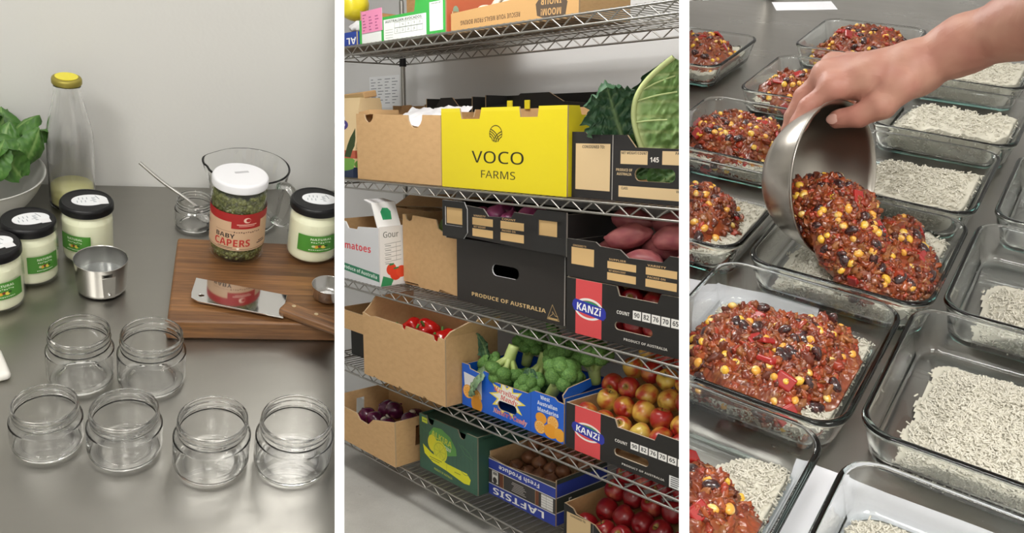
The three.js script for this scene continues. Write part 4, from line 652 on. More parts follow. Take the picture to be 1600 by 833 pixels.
function creamJar(label, r, h, at, a0, a1, turn) {
  const o = thing('mayonnaise_jar', label, 'jar', 'jars of mayonnaise with black lids'), hb = h - 0.008;
  const outer = smoothProfile([[r * 0.70, 0.0012], [r * 0.88, 0.0008], [r * 0.985, 0.008], [r, 0.02], [r, hb * 0.72], [r * 0.985, hb * 0.80], [r * 0.93, hb * 0.87], [r * 0.90, hb * 0.92], [r * 0.90, hb]], 40);
  part('glass', glassShell(outer, 0.0018, 0.004), paneGlass, o);
  part('mayonnaise', lathe([[0, 0.0045], [r * 0.86, 0.0045], ...outer.filter(p => p[1] > 0.006 && p[1] < hb - 0.002).map(p => [p[0] - 0.0021, p[1]]), [0, hb - 0.002]], 40), cream, o);
  part('label', patch(r + 0.0004, h * 0.27, h * 0.56, a0, a1), std(0xffffff, 0.45, { map: creamLabel }), o);
  const lid = part('lid', lathe([[0, h], [r * 0.86, h], [r * 0.885, h + 0.0012], [r * 0.93, h + 0.0012], [r * 0.985, h - 0.0015], [r * 1.0, h - 0.004], [r * 1.0, h - 0.0105], [r * 0.985, h - 0.0118], [r * 0.92, h - 0.0118], [r * 0.92, h - 0.002], [0, h - 0.002]], 56), M.blackPlastic, o);
  part('sticker', new THREE.CylinderGeometry(r * 0.66, r * 0.66, 0.0006, 40).scale(1, 1, 0.68), [M.whiteCard, std(0xffffff, 0.6, { map: lidSticker }), M.whiteCard], lid, [r * 0.10, h + 0.0006, -r * 0.02], [0, turn, 0]);
  part('sticker_tab', box(r * 0.34, 0.0006, r * 0.30), M.whiteCard, lid, [r * 0.62, h + 0.00065, r * 0.12], [0, turn, 0]);
  return place(o, at);
}
creamJar('mayonnaise jar with black lid standing behind the steel measuring cup', 0.0350, 0.0905, [-0.117, 0.0005, 0.221], -1.15, 0.12, 0.15);
creamJar('middle mayonnaise jar of the three standing on the steel', 0.0340, 0.0895, [-0.186, 0.0005, 0.273], -0.05, 1.2, 0.35);
creamJar('mayonnaise jar half out of view beside the middle one', 0.0352, 0.0880, [-0.224, 0.0005, 0.333], -0.30, 1.15, 0.5);
creamJar('mayonnaise jar with black lid standing on the chopping board', 0.0392, 0.0960, [0.196, 0.0305, 0.270], -0.80, 0.95, -0.1);
{ // bottle
  const o = thing('glass_bottle', 'tall clear glass bottle with gold lid and a little pale juice', 'bottle'), r = 0.0330;
  const outer = smoothProfile([[r * 0.72, 0.001], [r * 0.92, 0.0012], [r, 0.008], [r, 0.05], [r, 0.105], [r * 0.97, 0.125], [r * 0.82, 0.150], [r * 0.66, 0.172], [r * 0.58, 0.188], [r * 0.565, 0.200]], 44);
  part('glass', glassShell(outer, 0.0020, 0.004), clearGlass, o);
  part('juice', lathe([[0, 0.0045], [r * 0.84, 0.0045], [r * 0.915, 0.008], [r * 0.925, 0.02], [r * 0.925, 0.0345], [0, 0.0340]], 44), phys(lin(0.92, 0.88, 0.40), 0.12, { clearcoat: 0.5 }), o);
  const cap = part('lid', lathe([[0, 0.213], [0.0165, 0.213], [0.0195, 0.2115], [0.0205, 0.209], [0.0205, 0.2035], [0.0195, 0.202], [0.0185, 0.2025]], 40), new THREE.MeshStandardMaterial({ color: lin(0.36, 0.30, 0.06), metalness: 0.6, roughness: 0.42 }), o);
  part('lid_print', new THREE.CylinderGeometry(0.0155, 0.0155, 0.0006, 32), phys(lin(0.85, 0.74, 0.03), 0.3), cap, [0, 0.2133, 0]);
  place(o, [-0.143, 0.0005, 0.066]);
}
{ // small steel measuring cup
  const o = thing('measuring_cup', 'small stainless steel measuring cup with riveted handle', 'cup'), r = 0.0345, h = 0.050;
  part('bowl', lathe([[0, 0.001], [r * 0.78, 0.001], [r * 0.87, 0.0035], [r * 0.90, 0.008], [r * 0.985, h], [r, h + 0.0008], [r * 0.985, h + 0.0014], [r * 0.965, h], [r * 0.875, 0.009], [r * 0.84, 0.005], [0, 0.004]], 56), M.steel, o);
  part('water', new THREE.CylinderGeometry(r * 0.915, r * 0.9, 0.002, 48), phys(lin(0.9, 0.92, 0.92), 0.02, { transmission: 0.9, thickness: 0, ior: 1.33 }), o, [0, 0.024, 0]);
  const hd = part('handle', sheet([[-0.007, 0], [0.007, 0], [0.0085, 0.034], [-0.0085, 0.034]], [], 0.0015, 0.02, 0.034), [M.steel, M.steel], o, [0.010, 0.008, 0.0345], [0.06, 0.28, 0]);
  part('rivet', new THREE.SphereGeometry(0.0026, 12, 8), M.steel, hd, [0, 0.006, 0.001]);
  place(o, [-0.099, 0.0003, 0.312]);
}
{ // glass measuring jug
  const o = thing('measuring_jug', 'clear glass measuring jug with handle behind the caper jar', 'jug'), g = glassShell(smoothProfile([[0.040, 0.001], [0.047, 0.001], [0.0515, 0.008], [0.055, 0.03], [0.0605, 0.07], [0.0650, 0.096], [0.0660, 0.101]], 36), 0.0036, 0.006, 64);
  const p = g.attributes.position; for (let i = 0; i < p.count; i++) { const x = p.getX(i), y = p.getY(i), z = p.getZ(i), a = Math.atan2(z, x), k = Math.exp(-Math.pow((Math.abs(a + Math.PI * 0.92) < 3.2 ? a + Math.PI * 0.92 : 9) / 0.35, 2)) * Math.max(0, (y - 0.07) / 0.03); p.setXYZ(i, x * (1 + 0.10 * k), y + 0.002 * k, z * (1 + 0.10 * k)); } g.computeVertexNormals();
  part('glass', g, clearGlass, o);
  part('handle', new THREE.TubeGeometry(new THREE.CatmullRomCurve3([V(0.0575, 0.088, 0), V(0.076, 0.092, 0), V(0.088, 0.080, 0), V(0.084, 0.045, 0), V(0.072, 0.022, 0), V(0.0525, 0.024, 0)]), 30, 0.0062, 10).scale(1, 1, 1.25), clearGlass, o, [0, 0, 0], [0, -0.75, 0]);
  for (let i = 0; i < 4; i++) part('measure_mark', patch(0.0632 - i * 0.0028 + 0.0005, 0.083 - i * 0.014, 0.0842 - i * 0.014, 1.25, 1.52 + (i % 2) * 0.12, 6), std(lin(0.25, 0.05, 0.05), 0.5, { side: THREE.DoubleSide }), o);
  place(o, [0.116, 0.0005, 0.116]);
}
{ // little jar with a spoon
  const o = thing('empty_jar', 'small clear glass jar with a spoon leaning in it behind the chopping board', 'jar'); part('glass', emptyJar(0.0305, 0.050), clearGlass, o); place(o, [0.034, 0.0005, 0.135]);
  const s = thing('spoon', 'long steel spoon leaning in the small glass jar', 'spoon'), A = V(-0.046, 0.0935, 0.100), B = V(0.052, 0.0235, 0.138), c = new THREE.CatmullRomCurve3([A, A.clone().lerp(B, 0.35).add(V(0, -0.003, 0)), A.clone().lerp(B, 0.7), B]);
  const hg = new THREE.TubeGeometry(c, 26, 0.0028, 8); part('handle', hg, M.steel, s);
  const bw = lathe([[0, 0], [0.006, 0.0004], [0.010, 0.003], [0.0115, 0.0055], [0.0110, 0.0058], [0.0095, 0.0038], [0.006, 0.0014], [0, 0.0010]], 24).scale(1.3, 1, 1); bw.rotateZ(-0.55); part('bowl', bw, M.steel, s, [0.042, 0.016, 0.136], [0.2, -0.3, 0]);
  place(s, [0, 0, 0]);
}
// chopping board
const woodTex = dataTex(1024, 512, (u, v) => {
  const plank = Math.floor(v * 5), off = plank * 3.7, g = fbm(u * 3 + off, v * 46, plank, 4), f = fbm(u * 14, v * 190, plank + 3, 3), w = noise(u * 2.2 + off, plank * 5.1, 1);
  const t = 0.5 + 0.55 * g + 0.28 * f + 0.42 * w, dark = [64, 40, 23], light = [164, 116, 70]; return [0, 1, 2].map(i => Math.max(0, Math.min(255, dark[i] + (light[i] - dark[i]) * Math.max(0, Math.min(1.1, t)))));
}, true);
const wood = phys(0xffffff, 0.42, { map: withRepeat(woodTex, 2.6, 4.2), bumpMap: withRepeat(woodTex, 2.6, 4.2), bumpScale: 0.0004 });
{
  const o = thing('chopping_board', 'thick brown wooden chopping board under the caper jar', 'board');
  part('slab', uvMetres(rbox(0.36, 0.030, 0.214, 0.0045, 0.18, 0.015, 0.107)), wood, o); place(o, [0.004, 0.0003, 0.221], [0, -0.115, 0]);
}
{ // cleaver
  const o = thing('cleaver', 'wide steel cleaver with a wooden riveted handle on the chopping board', 'knife');
  const P = [[0.022, -0.345], [0.0135, -0.380], [0.0125, -0.392], [0.020, -0.4005], [0.126, -0.4455], [0.131, -0.423], [0.139, -0.394]], hole = []; for (let i = 0; i < 14; i++) hole.push([0.0255 + 0.0042 * Math.cos(i * 0.449), -0.3885 + 0.0036 * Math.sin(i * 0.449)]);
  const bg = new THREE.ExtrudeGeometry(shapeOf(P.slice().reverse(), [hole]), { depth: 0.0016, bevelEnabled: true, bevelSize: 0.0006, bevelThickness: 0.0005, bevelSegments: 2 }).rotateX(-Math.PI / 2);
  part('blade', bg, new THREE.MeshStandardMaterial({ color: lin(0.70, 0.69, 0.68), metalness: 1, roughness: 0.07 }), o, [0, 0.0362, 0]);
  const h = part('handle', rbox(0.125, 0.014, 0.026, 0.005, 0.0625, 0, 0), phys(0xffffff, 0.4, { map: withRepeat(woodTex, 1, 1) }), o, [0.1285, 0.0385, 0.424], [0, -0.655, 0]);
  for (const x of [0.016, 0.05, 0.085]) part('rivet', new THREE.CylinderGeometry(0.003, 0.003, 0.001, 14), new THREE.MeshStandardMaterial({ color: lin(0.7, 0.55, 0.35), metalness: 1, roughness: 0.25 }), h, [x, 0.0073, -0.002]);
  place(o, [0, 0, 0]);
}
{ // little cup of salt
  const o = thing('salt_cup', 'tiny steel cup holding white salt at the board edge', 'cup'), r = 0.0240, h = 0.0245;
  part('bowl', lathe([[0, 0.001], [r * 0.62, 0.001], [r * 0.85, 0.006], [r * 0.98, h], [r, h + 0.0006], [r * 0.96, h], [r * 0.82, 0.0075], [r * 0.60, 0.003], [0, 0.003]], 44), M.steel, o);
  const sg = displace(new THREE.SphereGeometry(r * 0.55, 24, 12, 0, 6.2832, 0, Math.PI / 2).scale(1, 0.45, 1), (x, y, z) => 0.0012 * noise(x * 250, y * 250, z * 250)); part('salt', sg, std(lin(0.88, 0.88, 0.88), 0.9), o, [0, 0.0035, 0]).userData.kind = 'stuff';
  place(o, [0.197, 0.0303, 0.395]);
}
{ // caper jar
  const o = thing('caper_jar', 'tall jar of baby capers with white lid on the chopping board', 'jar'), r = 0.0392, h = 0.133, hb = 0.121;
  const outer = smoothProfile([[r * 0.70, 0.0012], [r * 0.86, 0.0008], [r * 0.965, 0.006], [r, 0.016], [r, hb * 0.70], [r * 0.995, hb * 0.82], [r * 0.95, hb * 0.90], [r * 0.915, hb * 0.94], [r * 0.915, hb]], 40);
  part('glass', glassShell(outer, 0.0020, 0.004), paneGlass, o);
  const core = lathe([[0, 0.005], [r * 0.80, 0.005], [r * 0.875, 0.012], [r * 0.89, 0.02], [r * 0.89, hb * 0.86], [0, hb * 0.86]], 32); part('brine', core, phys(lin(0.060, 0.062, 0.018), 0.3), o);
  reseed(5); const cg = new THREE.IcosahedronGeometry(0.0036, 2), n = 900, im = new THREE.InstancedMesh(cg, phys(0xffffff, 0.35), n), mt = new THREE.Matrix4(), q = new THREE.Quaternion(); im.name = 'capers';
  for (let i = 0; i < n; i++) { const a = rnd(0, 6.2832), top = rnd() < 0.62, y = top ? rnd(0.084, hb * 0.90) : rnd(0.008, 0.028), rr = (y < 0.014 ? r * 0.82 : r * 0.885) - rnd(0, 0.002); mt.compose(V(rr * Math.sin(a), y, rr * Math.cos(a)), q.setFromEuler(new THREE.Euler(rnd(0, 6), rnd(0, 6), 0)), V(rnd(0.75, 1.1), rnd(0.75, 1.1), rnd(0.75, 1.1))); im.setMatrixAt(i, mt); im.setColorAt(i, mixc(lin(0.055, 0.060, 0.014), lin(0.17, 0.18, 0.055), rnd())); }
  im.userData.kind = 'stuff'; im.castShadow = im.receiveShadow = true; o.add(im);
  const lab = canvasTex(1600, 480, (x, w, hh) => {
    x.fillStyle = '#c9a787'; x.fillRect(0, 0, w, hh); x.fillStyle = '#a3201f'; x.beginPath(); x.moveTo(0, 0); x.lineTo(w, 0); x.lineTo(w, 95); x.lineTo(1010, 95); x.lineTo(1010, 190); x.lineTo(720, 190); x.lineTo(720, 105); x.lineTo(500, 105); x.quadraticCurveTo(250, 90, 0, 40); x.fill();
    x.fillStyle = '#e4c2b0'; x.beginPath(); x.arc(865, 78, 34, 0, 7); x.fill(); x.fillStyle = '#a3201f'; x.beginPath(); x.arc(876, 78, 22, 0, 7); x.fill(); x.fillStyle = '#d9a99a'; x.fillRect(770, 128, 190, 12); x.fillRect(790, 150, 150, 8);
    x.strokeStyle = '#6b4a3a'; x.lineWidth = 3; x.beginPath(); x.moveTo(560, 232); x.lineTo(740, 232); x.stroke(); x.fillStyle = '#5a3d30'; x.textAlign = 'left'; for (let i = 0; i < 12; i++) x.fillRect(745 + i * 22, 226 + (i * 5 % 3) * 3, 13, 16 - (i * 7 % 4) * 2);
    x.fillStyle = '#2a2220'; x.font = 'bold 78px sans-serif'; x.fillText('BABY', 560, 318); x.fillStyle = '#b32a22'; x.font = 'bold 128px sans-serif'; x.save(); x.translate(548, 425); x.scale(0.78, 1); x.fillText('CAPERS', 0, 0); x.restore();
    x.fillStyle = '#4a332a'; x.fillRect(980, 395, 120, 14); x.fillRect(1000, 372, 80, 12); x.fillRect(420, 460, 760, 5); x.fillRect(590, 440, 150, 8); x.fillStyle = '#efe4d8'; x.beginPath(); x.arc(790, 452, 14, 0, 7); x.fill(); x.fillStyle = '#7e2a22'; x.fillRect(380, 200, 60, 16); x.fillRect(370, 225, 80, 10);
  });
  part('label', patch(r + 0.0004, 0.027, 0.088, -Math.PI * 0.98, Math.PI * 0.98, 60), std(0xffffff, 0.55, { map: lab }), o, [0, 0, 0], [0, -0.05, 0]);
  const lid = part('lid', lathe([[0, h], [r * 0.90, h], [r * 0.965, h - 0.0012], [r * 1.0, h - 0.004], [r * 1.0, h - 0.013], [r * 0.985, h - 0.0142], [r * 0.93, h - 0.0142], [r * 0.93, h - 0.003], [0, h - 0.003]], 56), phys(lin(0.83, 0.83, 0.86), 0.3, { clearcoat: 0.2 }), o);
  part('date_print', new THREE.BoxGeometry(0.02, 0.0004, 0.005), std(lin(0.5, 0.5, 0.52), 0.6), lid, [0.002, h + 0.0001, -0.006], [0, 0.25, 0]);
  place(o, [0.084, 0.0303, 0.266]);
}
{ // bowl of leaves at the end of the bench
  const o = thing('salad_bowl', 'pale bowl heaped with green leaves at the bench end', 'bowl'), R = 0.098, h = 0.072;
  part('bowl', lathe([[0, 0.003], [0.035, 0.003], [0.038, 0], [0.042, 0.003], ...smoothProfile([[0.046, 0.006], [0.070, 0.024], [0.088, 0.048], [R, h]], 14), [R + 0.002, h + 0.001], [R + 0.001, h + 0.003], [R - 0.003, h], ...smoothProfile([[0.085, 0.050], [0.066, 0.027], [0.040, 0.010], [0, 0.008]], 12)], 56), phys(lin(0.60, 0.59, 0.56), 0.3, { clearcoat: 0.3 }), o);
  const BX = -0.274, BZ = 0.106; place(o, [BX, 0.0004, BZ]);
  reseed(23); const cols = [lin(0.035, 0.115, 0.018), lin(0.085, 0.22, 0.035), lin(0.22, 0.36, 0.11)], kinds = [0, 1, 2, 3].map(k => leafGeo(rnd(0.058, 0.078), rnd(0.038, 0.05), { curl: 0.25 + 0.12 * k, fold: 0.14 + 0.05 * k, crinkle: 0.0035, k: k + 20, nu: 12, nv: 18, rib: 0.001 }, cols));
  for (let i = 0; i < 34; i++) { const a = i * 2.4, q = Math.sqrt((i + 0.5) / 34), r = q * 0.086, l = thing('spinach_leaf', q > 0.8 ? 'green spinach leaf at the rim of the pale bowl' : 'green spinach leaf heaped in the pale bowl', 'leaf', q > 0.8 ? 'leaves at the bowl rim' : 'leaves heaped in the bowl'); part('blade', kinds[i % 4], leafMat, l); place(l, [BX + r * Math.cos(a), 0.080 + 0.030 * (1 - q * q) + rnd(-0.006, 0.008), BZ + r * Math.sin(a)], [rnd(-1.3, 0.5), rnd(0, 6.28), rnd(-0.9, 0.9)]); }
}
{ const o = thing('white_tray_corner', 'rounded corner of a white plastic tray at the bench edge', 'tray'); part('tray', rbox(0.13, 0.012, 0.055, 0.006), phys(lin(0.82, 0.80, 0.74), 0.4), o); place(o, [-0.262, 0.0065, 0.492], [0, 0.30, 0]); }
// ---------------------------------------------------------------- the table of glass food containers
PLACE = TABLE;
const TY = -0.046, CW = 0.2, CD = 0.2184, CH = 0.046;
{
  const t = thing('steel_table', 'brushed steel table top under the glass food containers', 'table');
  part('top', uvMetres(new THREE.ExtrudeGeometry(shapeOf([[-0.75, -1.075], [0.75, -1.075], [0.75, 1.08], [0.15, 1.08], [-0.75, 0.54]]), { depth: 0.04, bevelEnabled: false }).rotateX(-Math.PI / 2).translate(0, -0.04, 0)), new THREE.MeshPhysicalMaterial({ color: lin(0.36, 0.345, 0.32), metalness: 1, roughness: 0.50, roughnessMap: withRepeat(steelRough, 1.3, 1.3), bumpMap: withRepeat(brushed, 2, 2), bumpScale: 0.00012 }), t);
  place(t, [-0.1, TY - 0.0005, -0.70]);
  const pm = std(lin(0.80, 0.80, 0.84), 0.8, { side: THREE.DoubleSide });
  const paper = (l, w, d, at, turn) => { const o = thing('paper_sheet', l, 'paper'); const g = new THREE.PlaneGeometry(w, d, 24, 24).rotateX(-Math.PI / 2), p = g.attributes.position; for (let i = 0; i < p.count; i++) p.setY(i, 0.0003 + 0.0005 * Math.abs(noise(p.getX(i) * 16, p.getZ(i) * 16, w * 50))); g.computeVertexNormals(); part('sheet', g, pm, o); place(o, at, [0, turn, 0]); };
  paper('white paper sheet lying under the chili container in the middle row', 0.20, 0.16, [0.025, TY - 0.0005, -0.155], 0.2);
  paper('white paper sheet lining the table under the frontmost rice container', 0.30, 0.26, [0.325, TY - 0.0005, 0.124], 0.03);
  paper('white paper sheet on the far end of the steel table', 0.14, 0.075, [-0.325, TY - 0.0005, -1.465], 0.5);
}
function rrect(w, d, r, n = 6) { const o = []; for (const [sx, sz, a0] of [[1, 1, 0], [-1, 1, 1], [-1, -1, 2], [1, -1, 3]]) for (let i = 0; i <= n; i++) { const a = (a0 + i / n) * Math.PI / 2; o.push([sx * (w / 2 - r) + r * Math.cos(a), sz * (d / 2 - r) + r * Math.sin(a)]); } return o; }
function loft(rings, cap = true) { // rings: [points, y]
  const pos = [], idx = [], n = rings[0][0].length; rings.forEach(([p, y]) => p.forEach(q => pos.push(q[0], y, q[1])));
  for (let j = 0; j + 1 < rings.length; j++) for (let i = 0; i < n; i++) { const a = j * n + i, b = j * n + (i + 1) % n, c = a + n, d = b + n; idx.push(a, c, b, b, c, d); }
  if (cap) { const k = pos.length / 3; pos.push(0, rings[0][1], 0, 0, rings[rings.length - 1][1], 0); const e = (rings.length - 1) * n; for (let i = 0; i < n; i++) { idx.push(k, i, (i + 1) % n, k + 1, e + (i + 1) % n, e + i); } }
  const g = new THREE.BufferGeometry(); g.setAttribute('position', new THREE.Float32BufferAttribute(pos, 3)); g.setIndex(idx); g.computeVertexNormals(); return g;
}
const dishGeo = loft([[0.0, 0.030, 0.010], [0.0, 0.0165, 0.018], [0.0018, 0.0128, 0.021], [0.007, 0.0108, 0.023], [CH - 0.0075, 0.0024, 0.029], [CH - 0.0055, 0.0004, 0.030], [CH - 0.0030, 0.0, 0.030], [CH - 0.0008, 0.0006, 0.0296], [CH, 0.0020, 0.029], [CH, 0.0044, 0.0275], [CH - 0.0012, 0.0058, 0.0265], [CH - 0.006, 0.0066, 0.026], [0.012, 0.0142, 0.021], [0.0078, 0.0162, 0.0195], [0.0055, 0.0205, 0.017], [0.0050, 0.030, 0.012]].map(([y, k, r]) => [rrect(CW - 2 * k, CD - 2 * k, r, 7), y]));
const dishGlass = glass(lin(0.70, 0.84, 0.82), { attenuationDistance: 0.05, ior: 1.47 });
// name, centre x, centre z (rim plane), label
const dishes = {};
for (const [k, x, z, l] of [
  ['A', 0.1, -0.1092, 'glass container heaped with chili in the middle row by the partition'], ['B', 0.3047, -0.1238, 'open glass container half filled with plain rice in the middle row'], ['C', 0.12, -0.3341, 'glass container receiving chili from the tilted bowl'],
  ['D', 0.1183, -0.5624, 'glass container of plain rice directly behind the tilted bowl'], ['E', 0.3252, -0.3448, 'glass container of rice behind the half filled one'], ['H', -0.0930, -0.3420, 'glass container of chili and rice just behind the front chili container'],
  ['I', -0.128, -0.5860, 'glass container of chili beside the tilted bowl'], ['K', 0.093, 0.1135, 'front glass container of chili cut by the lower picture edge'], ['L', 0.3105, 0.1252, 'front glass container lined with white paper and a little rice'],
  ['F', 0.128, -0.8000, 'third glass container of plain rice from the tilted bowl'], ['G', 0.104, -1.0500, 'far glass container of plain rice under the forearm'], ['N', -0.100, -0.8480, 'glass container of chili behind the hand'], ['J', -0.372, -0.9300, 'far glass container of chili next to the partition'], ['P', 0.335, -0.5750, 'empty looking glass container behind the rice at the table edge'], ['Q', 0.345, -0.8050, 'glass container of rice at the far table edge'], ['R', -0.101, -1.1200, 'farthest glass container of chili near the table end'],
]) { const o = thing('glass_container', l, 'container', 'glass food containers'); part('dish', dishGeo, dishGlass, o); place(o, [x, TY + 0.0008, z]); dishes[k] = [x, z]; }
// heaps inside the containers
const IW = 0.156, ID = 0.1744, FLOOR = TY + 0.0064;
const ss = (a, b, x) => { const t = Math.min(1, Math.max(0, (x - a) / (b - a))); return t * t * (3 - 2 * t); };
function moundGeo(hf, n = 70) { // closed height field filling the dish out to its leaning walls
  const pos = [], idx = [], H = [], flat = [];
  for (let j = 0; j <= n; j++) for (let i = 0; i <= n; i++) {
    const u = i / n * 2 - 1, v = j / n * 2 - 1, lim = 0.021;
    // round the corners of the square grid
    let x = u * IW / 2, z = v * ID / 2; const ax = Math.abs(x) - (IW / 2 - lim), az = Math.abs(z) - (ID / 2 - lim); if (ax > 0 && az > 0) { const m = Math.max(ax, az), l = Math.hypot(ax, az), s = m / l; x = Math.sign(x) * (IW / 2 - lim + ax * s); z = Math.sign(z) * (ID / 2 - lim + az * s); }
    const h = Math.max(0, hf(x, z)), e = Math.max(Math.abs(u), Math.abs(v)), k = 1 + (e > 0.8 ? (e - 0.8) / 0.2 : 0) * Math.min(0.034, h) * 0.24 / (IW / 2);
    pos.push(x * k, h, z * k); H.push(h); flat.push(x, z);
  }
  const at = (i, j) => j * (n + 1) + i;
  for (let j = 0; j < n; j++) for (let i = 0; i < n; i++) { const a = at(i, j), b = at(i + 1, j), c = at(i, j + 1), d = at(i + 1, j + 1); if (H[a] + H[b] + H[c] + H[d] > 0.0004) idx.push(a, c, b, b, c, d); }
  const ring = []; for (let i = 0; i < n; i++) ring.push(at(i, 0)); for (let j = 0; j < n; j++) ring.push(at(n, j)); for (let i = n; i > 0; i--) ring.push(at(i, n)); for (let j = n; j > 0; j--) ring.push(at(0, j));
  const base = pos.length / 3; ring.forEach(r => pos.push(flat[2 * r] * 0.965, 0, flat[2 * r + 1] * 0.965));
  ring.forEach((r, i) => { const q = (i + 1) % ring.length; if (H[r] + H[ring[q]] > 0.0004) idx.push(r, ring[q], base + i, ring[q], base + q, base + i); });
  const g = new THREE.BufferGeometry(); g.setAttribute('position', new THREE.Float32BufferAttribute(pos, 3)); g.setIndex(idx); g.computeVertexNormals(); return g;
}
const riceMat = phys(lin(0.60, 0.575, 0.48), 0.55, {}), grainGeo = new THREE.CapsuleGeometry(0.00085, 0.0040, 2, 5).rotateZ(Math.PI / 2);
const grainMat = phys(lin(0.65, 0.62, 0.53), 0.45, {});
function rice(k, label, hf, count, n = 60) {
  const [cx, cz] = dishes[k], o = thing('cooked_rice', label, 'rice'); o.userData.kind = 'stuff';
  part('rice_bed', moundGeo(hf, n), riceMat, o).userData.kind = 'stuff';
  const im = new THREE.InstancedMesh(grainGeo, grainMat, count), m = new THREE.Matrix4(), q = new THREE.Quaternion(), e = new THREE.Euler(); im.name = 'rice_grains'; im.userData.kind = 'stuff'; im.castShadow = im.receiveShadow = true; let c = 0;
  for (let t = 0; t < count * 4 && c < count; t++) {
    let x = rnd(-IW / 2, IW / 2), z = rnd(-ID / 2, ID / 2), side = rnd() < 0.18, h, y;
    if (side) { if (rnd() < 0.6) z = ID / 2; else x = (rnd() < 0.5 ? -1 : 1) * IW / 2; if (Math.abs(x) > IW / 2 - 0.012 && Math.abs(z) > ID / 2 - 0.012) continue; }
    h = hf(x, z); if (h < 0.0016) { if (rnd() > 0.02 || hf(x + 0.012, z + 0.006) < 0.002) continue; h = 0.001; }
    y = side ? rnd(0.001, h) : h + rnd(-0.0008, 0.0022); const lean = 1 + (side ? y * 0.24 / (IW / 2) : 0);
    e.set(rnd(-0.7, 0.7), rnd(0, 6.28), rnd(-0.9, 0.9)); m.compose(V(x * lean, y, z * lean), q.setFromEuler(e), V(rnd(0.75, 1.3), rnd(0.85, 1.2), rnd(0.85, 1.2))); im.setMatrixAt(c++, m);
  }
  im.count = c; o.add(im);
  return place(o, [cx, FLOOR, cz]);
}
const rbump = (x, z, k) => (k > 2 && k < 7 ? 0.011 : 0.008) * fbm(x * 42 + k, z * 42, k, 3) + 0.004 * Math.abs(noise(x * 110, z * 110, k)) * 1.2;
reseed(101);
const riceFull = (h0, k, x0 = -1, zb = -1) => (x, z) => (h0 + rbump(x, z, k)) * ss(x0 - 0.018, x0 + 0.03, x + 0.006 * noise(z * 40, k)) * ss(zb - 0.018, zb + 0.028, z + 0.006 * noise(x * 40, k + 3));
rice('B', 'plain cooked white rice spread across the open middle container', riceFull(0.017, 1, -0.050, -0.058), 9000, 80);
rice('C', 'plain rice under the chili being poured', riceFull(0.019, 2, -0.055, -1), 3500);
rice('D', 'mound of white rice filling the container behind the bowl', riceFull(0.034, 3, -0.055, -0.045), 2600);
rice('E', 'white rice in the container behind the half filled one', riceFull(0.020, 4, -0.05, -0.02), 2600);
rice('F', 'mound of white rice filling the third container from the bowl', riceFull(0.040, 5, -0.07, -0.03), 1800);
rice('G', 'mound of white rice under the forearm', riceFull(0.038, 6, -0.05, -0.05), 1500);
rice('P', 'small drift of rice in the nearly empty container', riceFull(0.018, 8, -0.01, 0.0), 900);
rice('Q', 'rice at the far table edge', riceFull(0.022, 9, -0.04, -0.03), 900);
rice('L', 'loose rice scattered on the white paper of the front container', (x, z) => (0.012 + rbump(x, z, 7)) * ss(0.07, 0.035, Math.hypot(x + 0.045, (z + 0.015) * 0.9)), 2200);
rice('A', 'rice showing round the edges of the heaped chili', riceFull(0.015, 10, -0.075, -0.075), 2600);
rice('H', 'rice under the chili just behind the front chili container', riceFull(0.016, 11, -1, -0.07), 1800);
rice('I', 'rice under the chili beside the bowl', riceFull(0.017, 12, -1, -0.06), 1600);
rice('K', 'rice at the edge of the front chili heap', (x, z) => (0.015 + rbump(x, z, 13)) * ss(0.060, 0.030, Math.hypot(x - 0.068, (z + 0.010) * 0.7)), 1600);
rice('N', 'rice under the chili behind the hand', riceFull(0.015, 14), 700);
rice('J', 'rice under the far chili next to the partition', riceFull(0.015, 15), 700);
// chili
const sauceMat = phys(0xffffff, 0.30, { vertexColors: true, clearcoat: 0.55, clearcoatRoughness: 0.16 });
const sauceColor = (x, y, z) => { const a = fbm(x * 75, y * 75, z * 75, 3), b = fbm(x * 190 + 9, y * 190, z * 190, 2), c = mixc(lin(0.13, 0.023, 0.008), lin(0.30, 0.056, 0.014), 0.55 + 1.5 * a); return mixc(c, lin(0.33, 0.125, 0.035), Math.max(0, b * 1.8)); };
const cornMat = phys(0xffffff, 0.25, { vertexColors: true, clearcoat: 0.5, clearcoatRoughness: 0.12 });
const cornGeo = [0, 1].map(k => { const g = displace(new THREE.IcosahedronGeometry(1, 3), (x, y, z) => 0.16 * (Math.max(Math.abs(x), Math.abs(y), Math.abs(z)) - 0.8) + (z > 0.4 ? -0.12 * z : 0)).scale(0.0048, 0.0034, 0.0043); return paint(g, (x, y, z) => mixc(k ? lin(0.78, 0.36, 0.04) : lin(0.80, 0.45, 0.03), lin(0.82, 0.62, 0.22), z < -0.0022 ? 0.8 : 0.1)); });
const beanGeo = (() => { const g = displace(new THREE.IcosahedronGeometry(1, 4), (x, y, z) => 0.02 * noise(x * 4, y * 4, z * 4)).scale(0.0078, 0.0046, 0.0050), p = g.attributes.position; for (let i = 0; i < p.count; i++) p.setZ(i, p.getZ(i) + 22 * p.getX(i) * p.getX(i)); g.computeVertexNormals(); return paint(g, (x, y, z) => mixc(lin(0.020, 0.008, 0.010), lin(0.075, 0.018, 0.014), 0.5 + 1.5 * noise(x * 250, y * 250, z * 250))); })();
const beanMat = phys(0xffffff, 0.22, { vertexColors: true, clearcoat: 0.7, clearcoatRoughness: 0.1 });
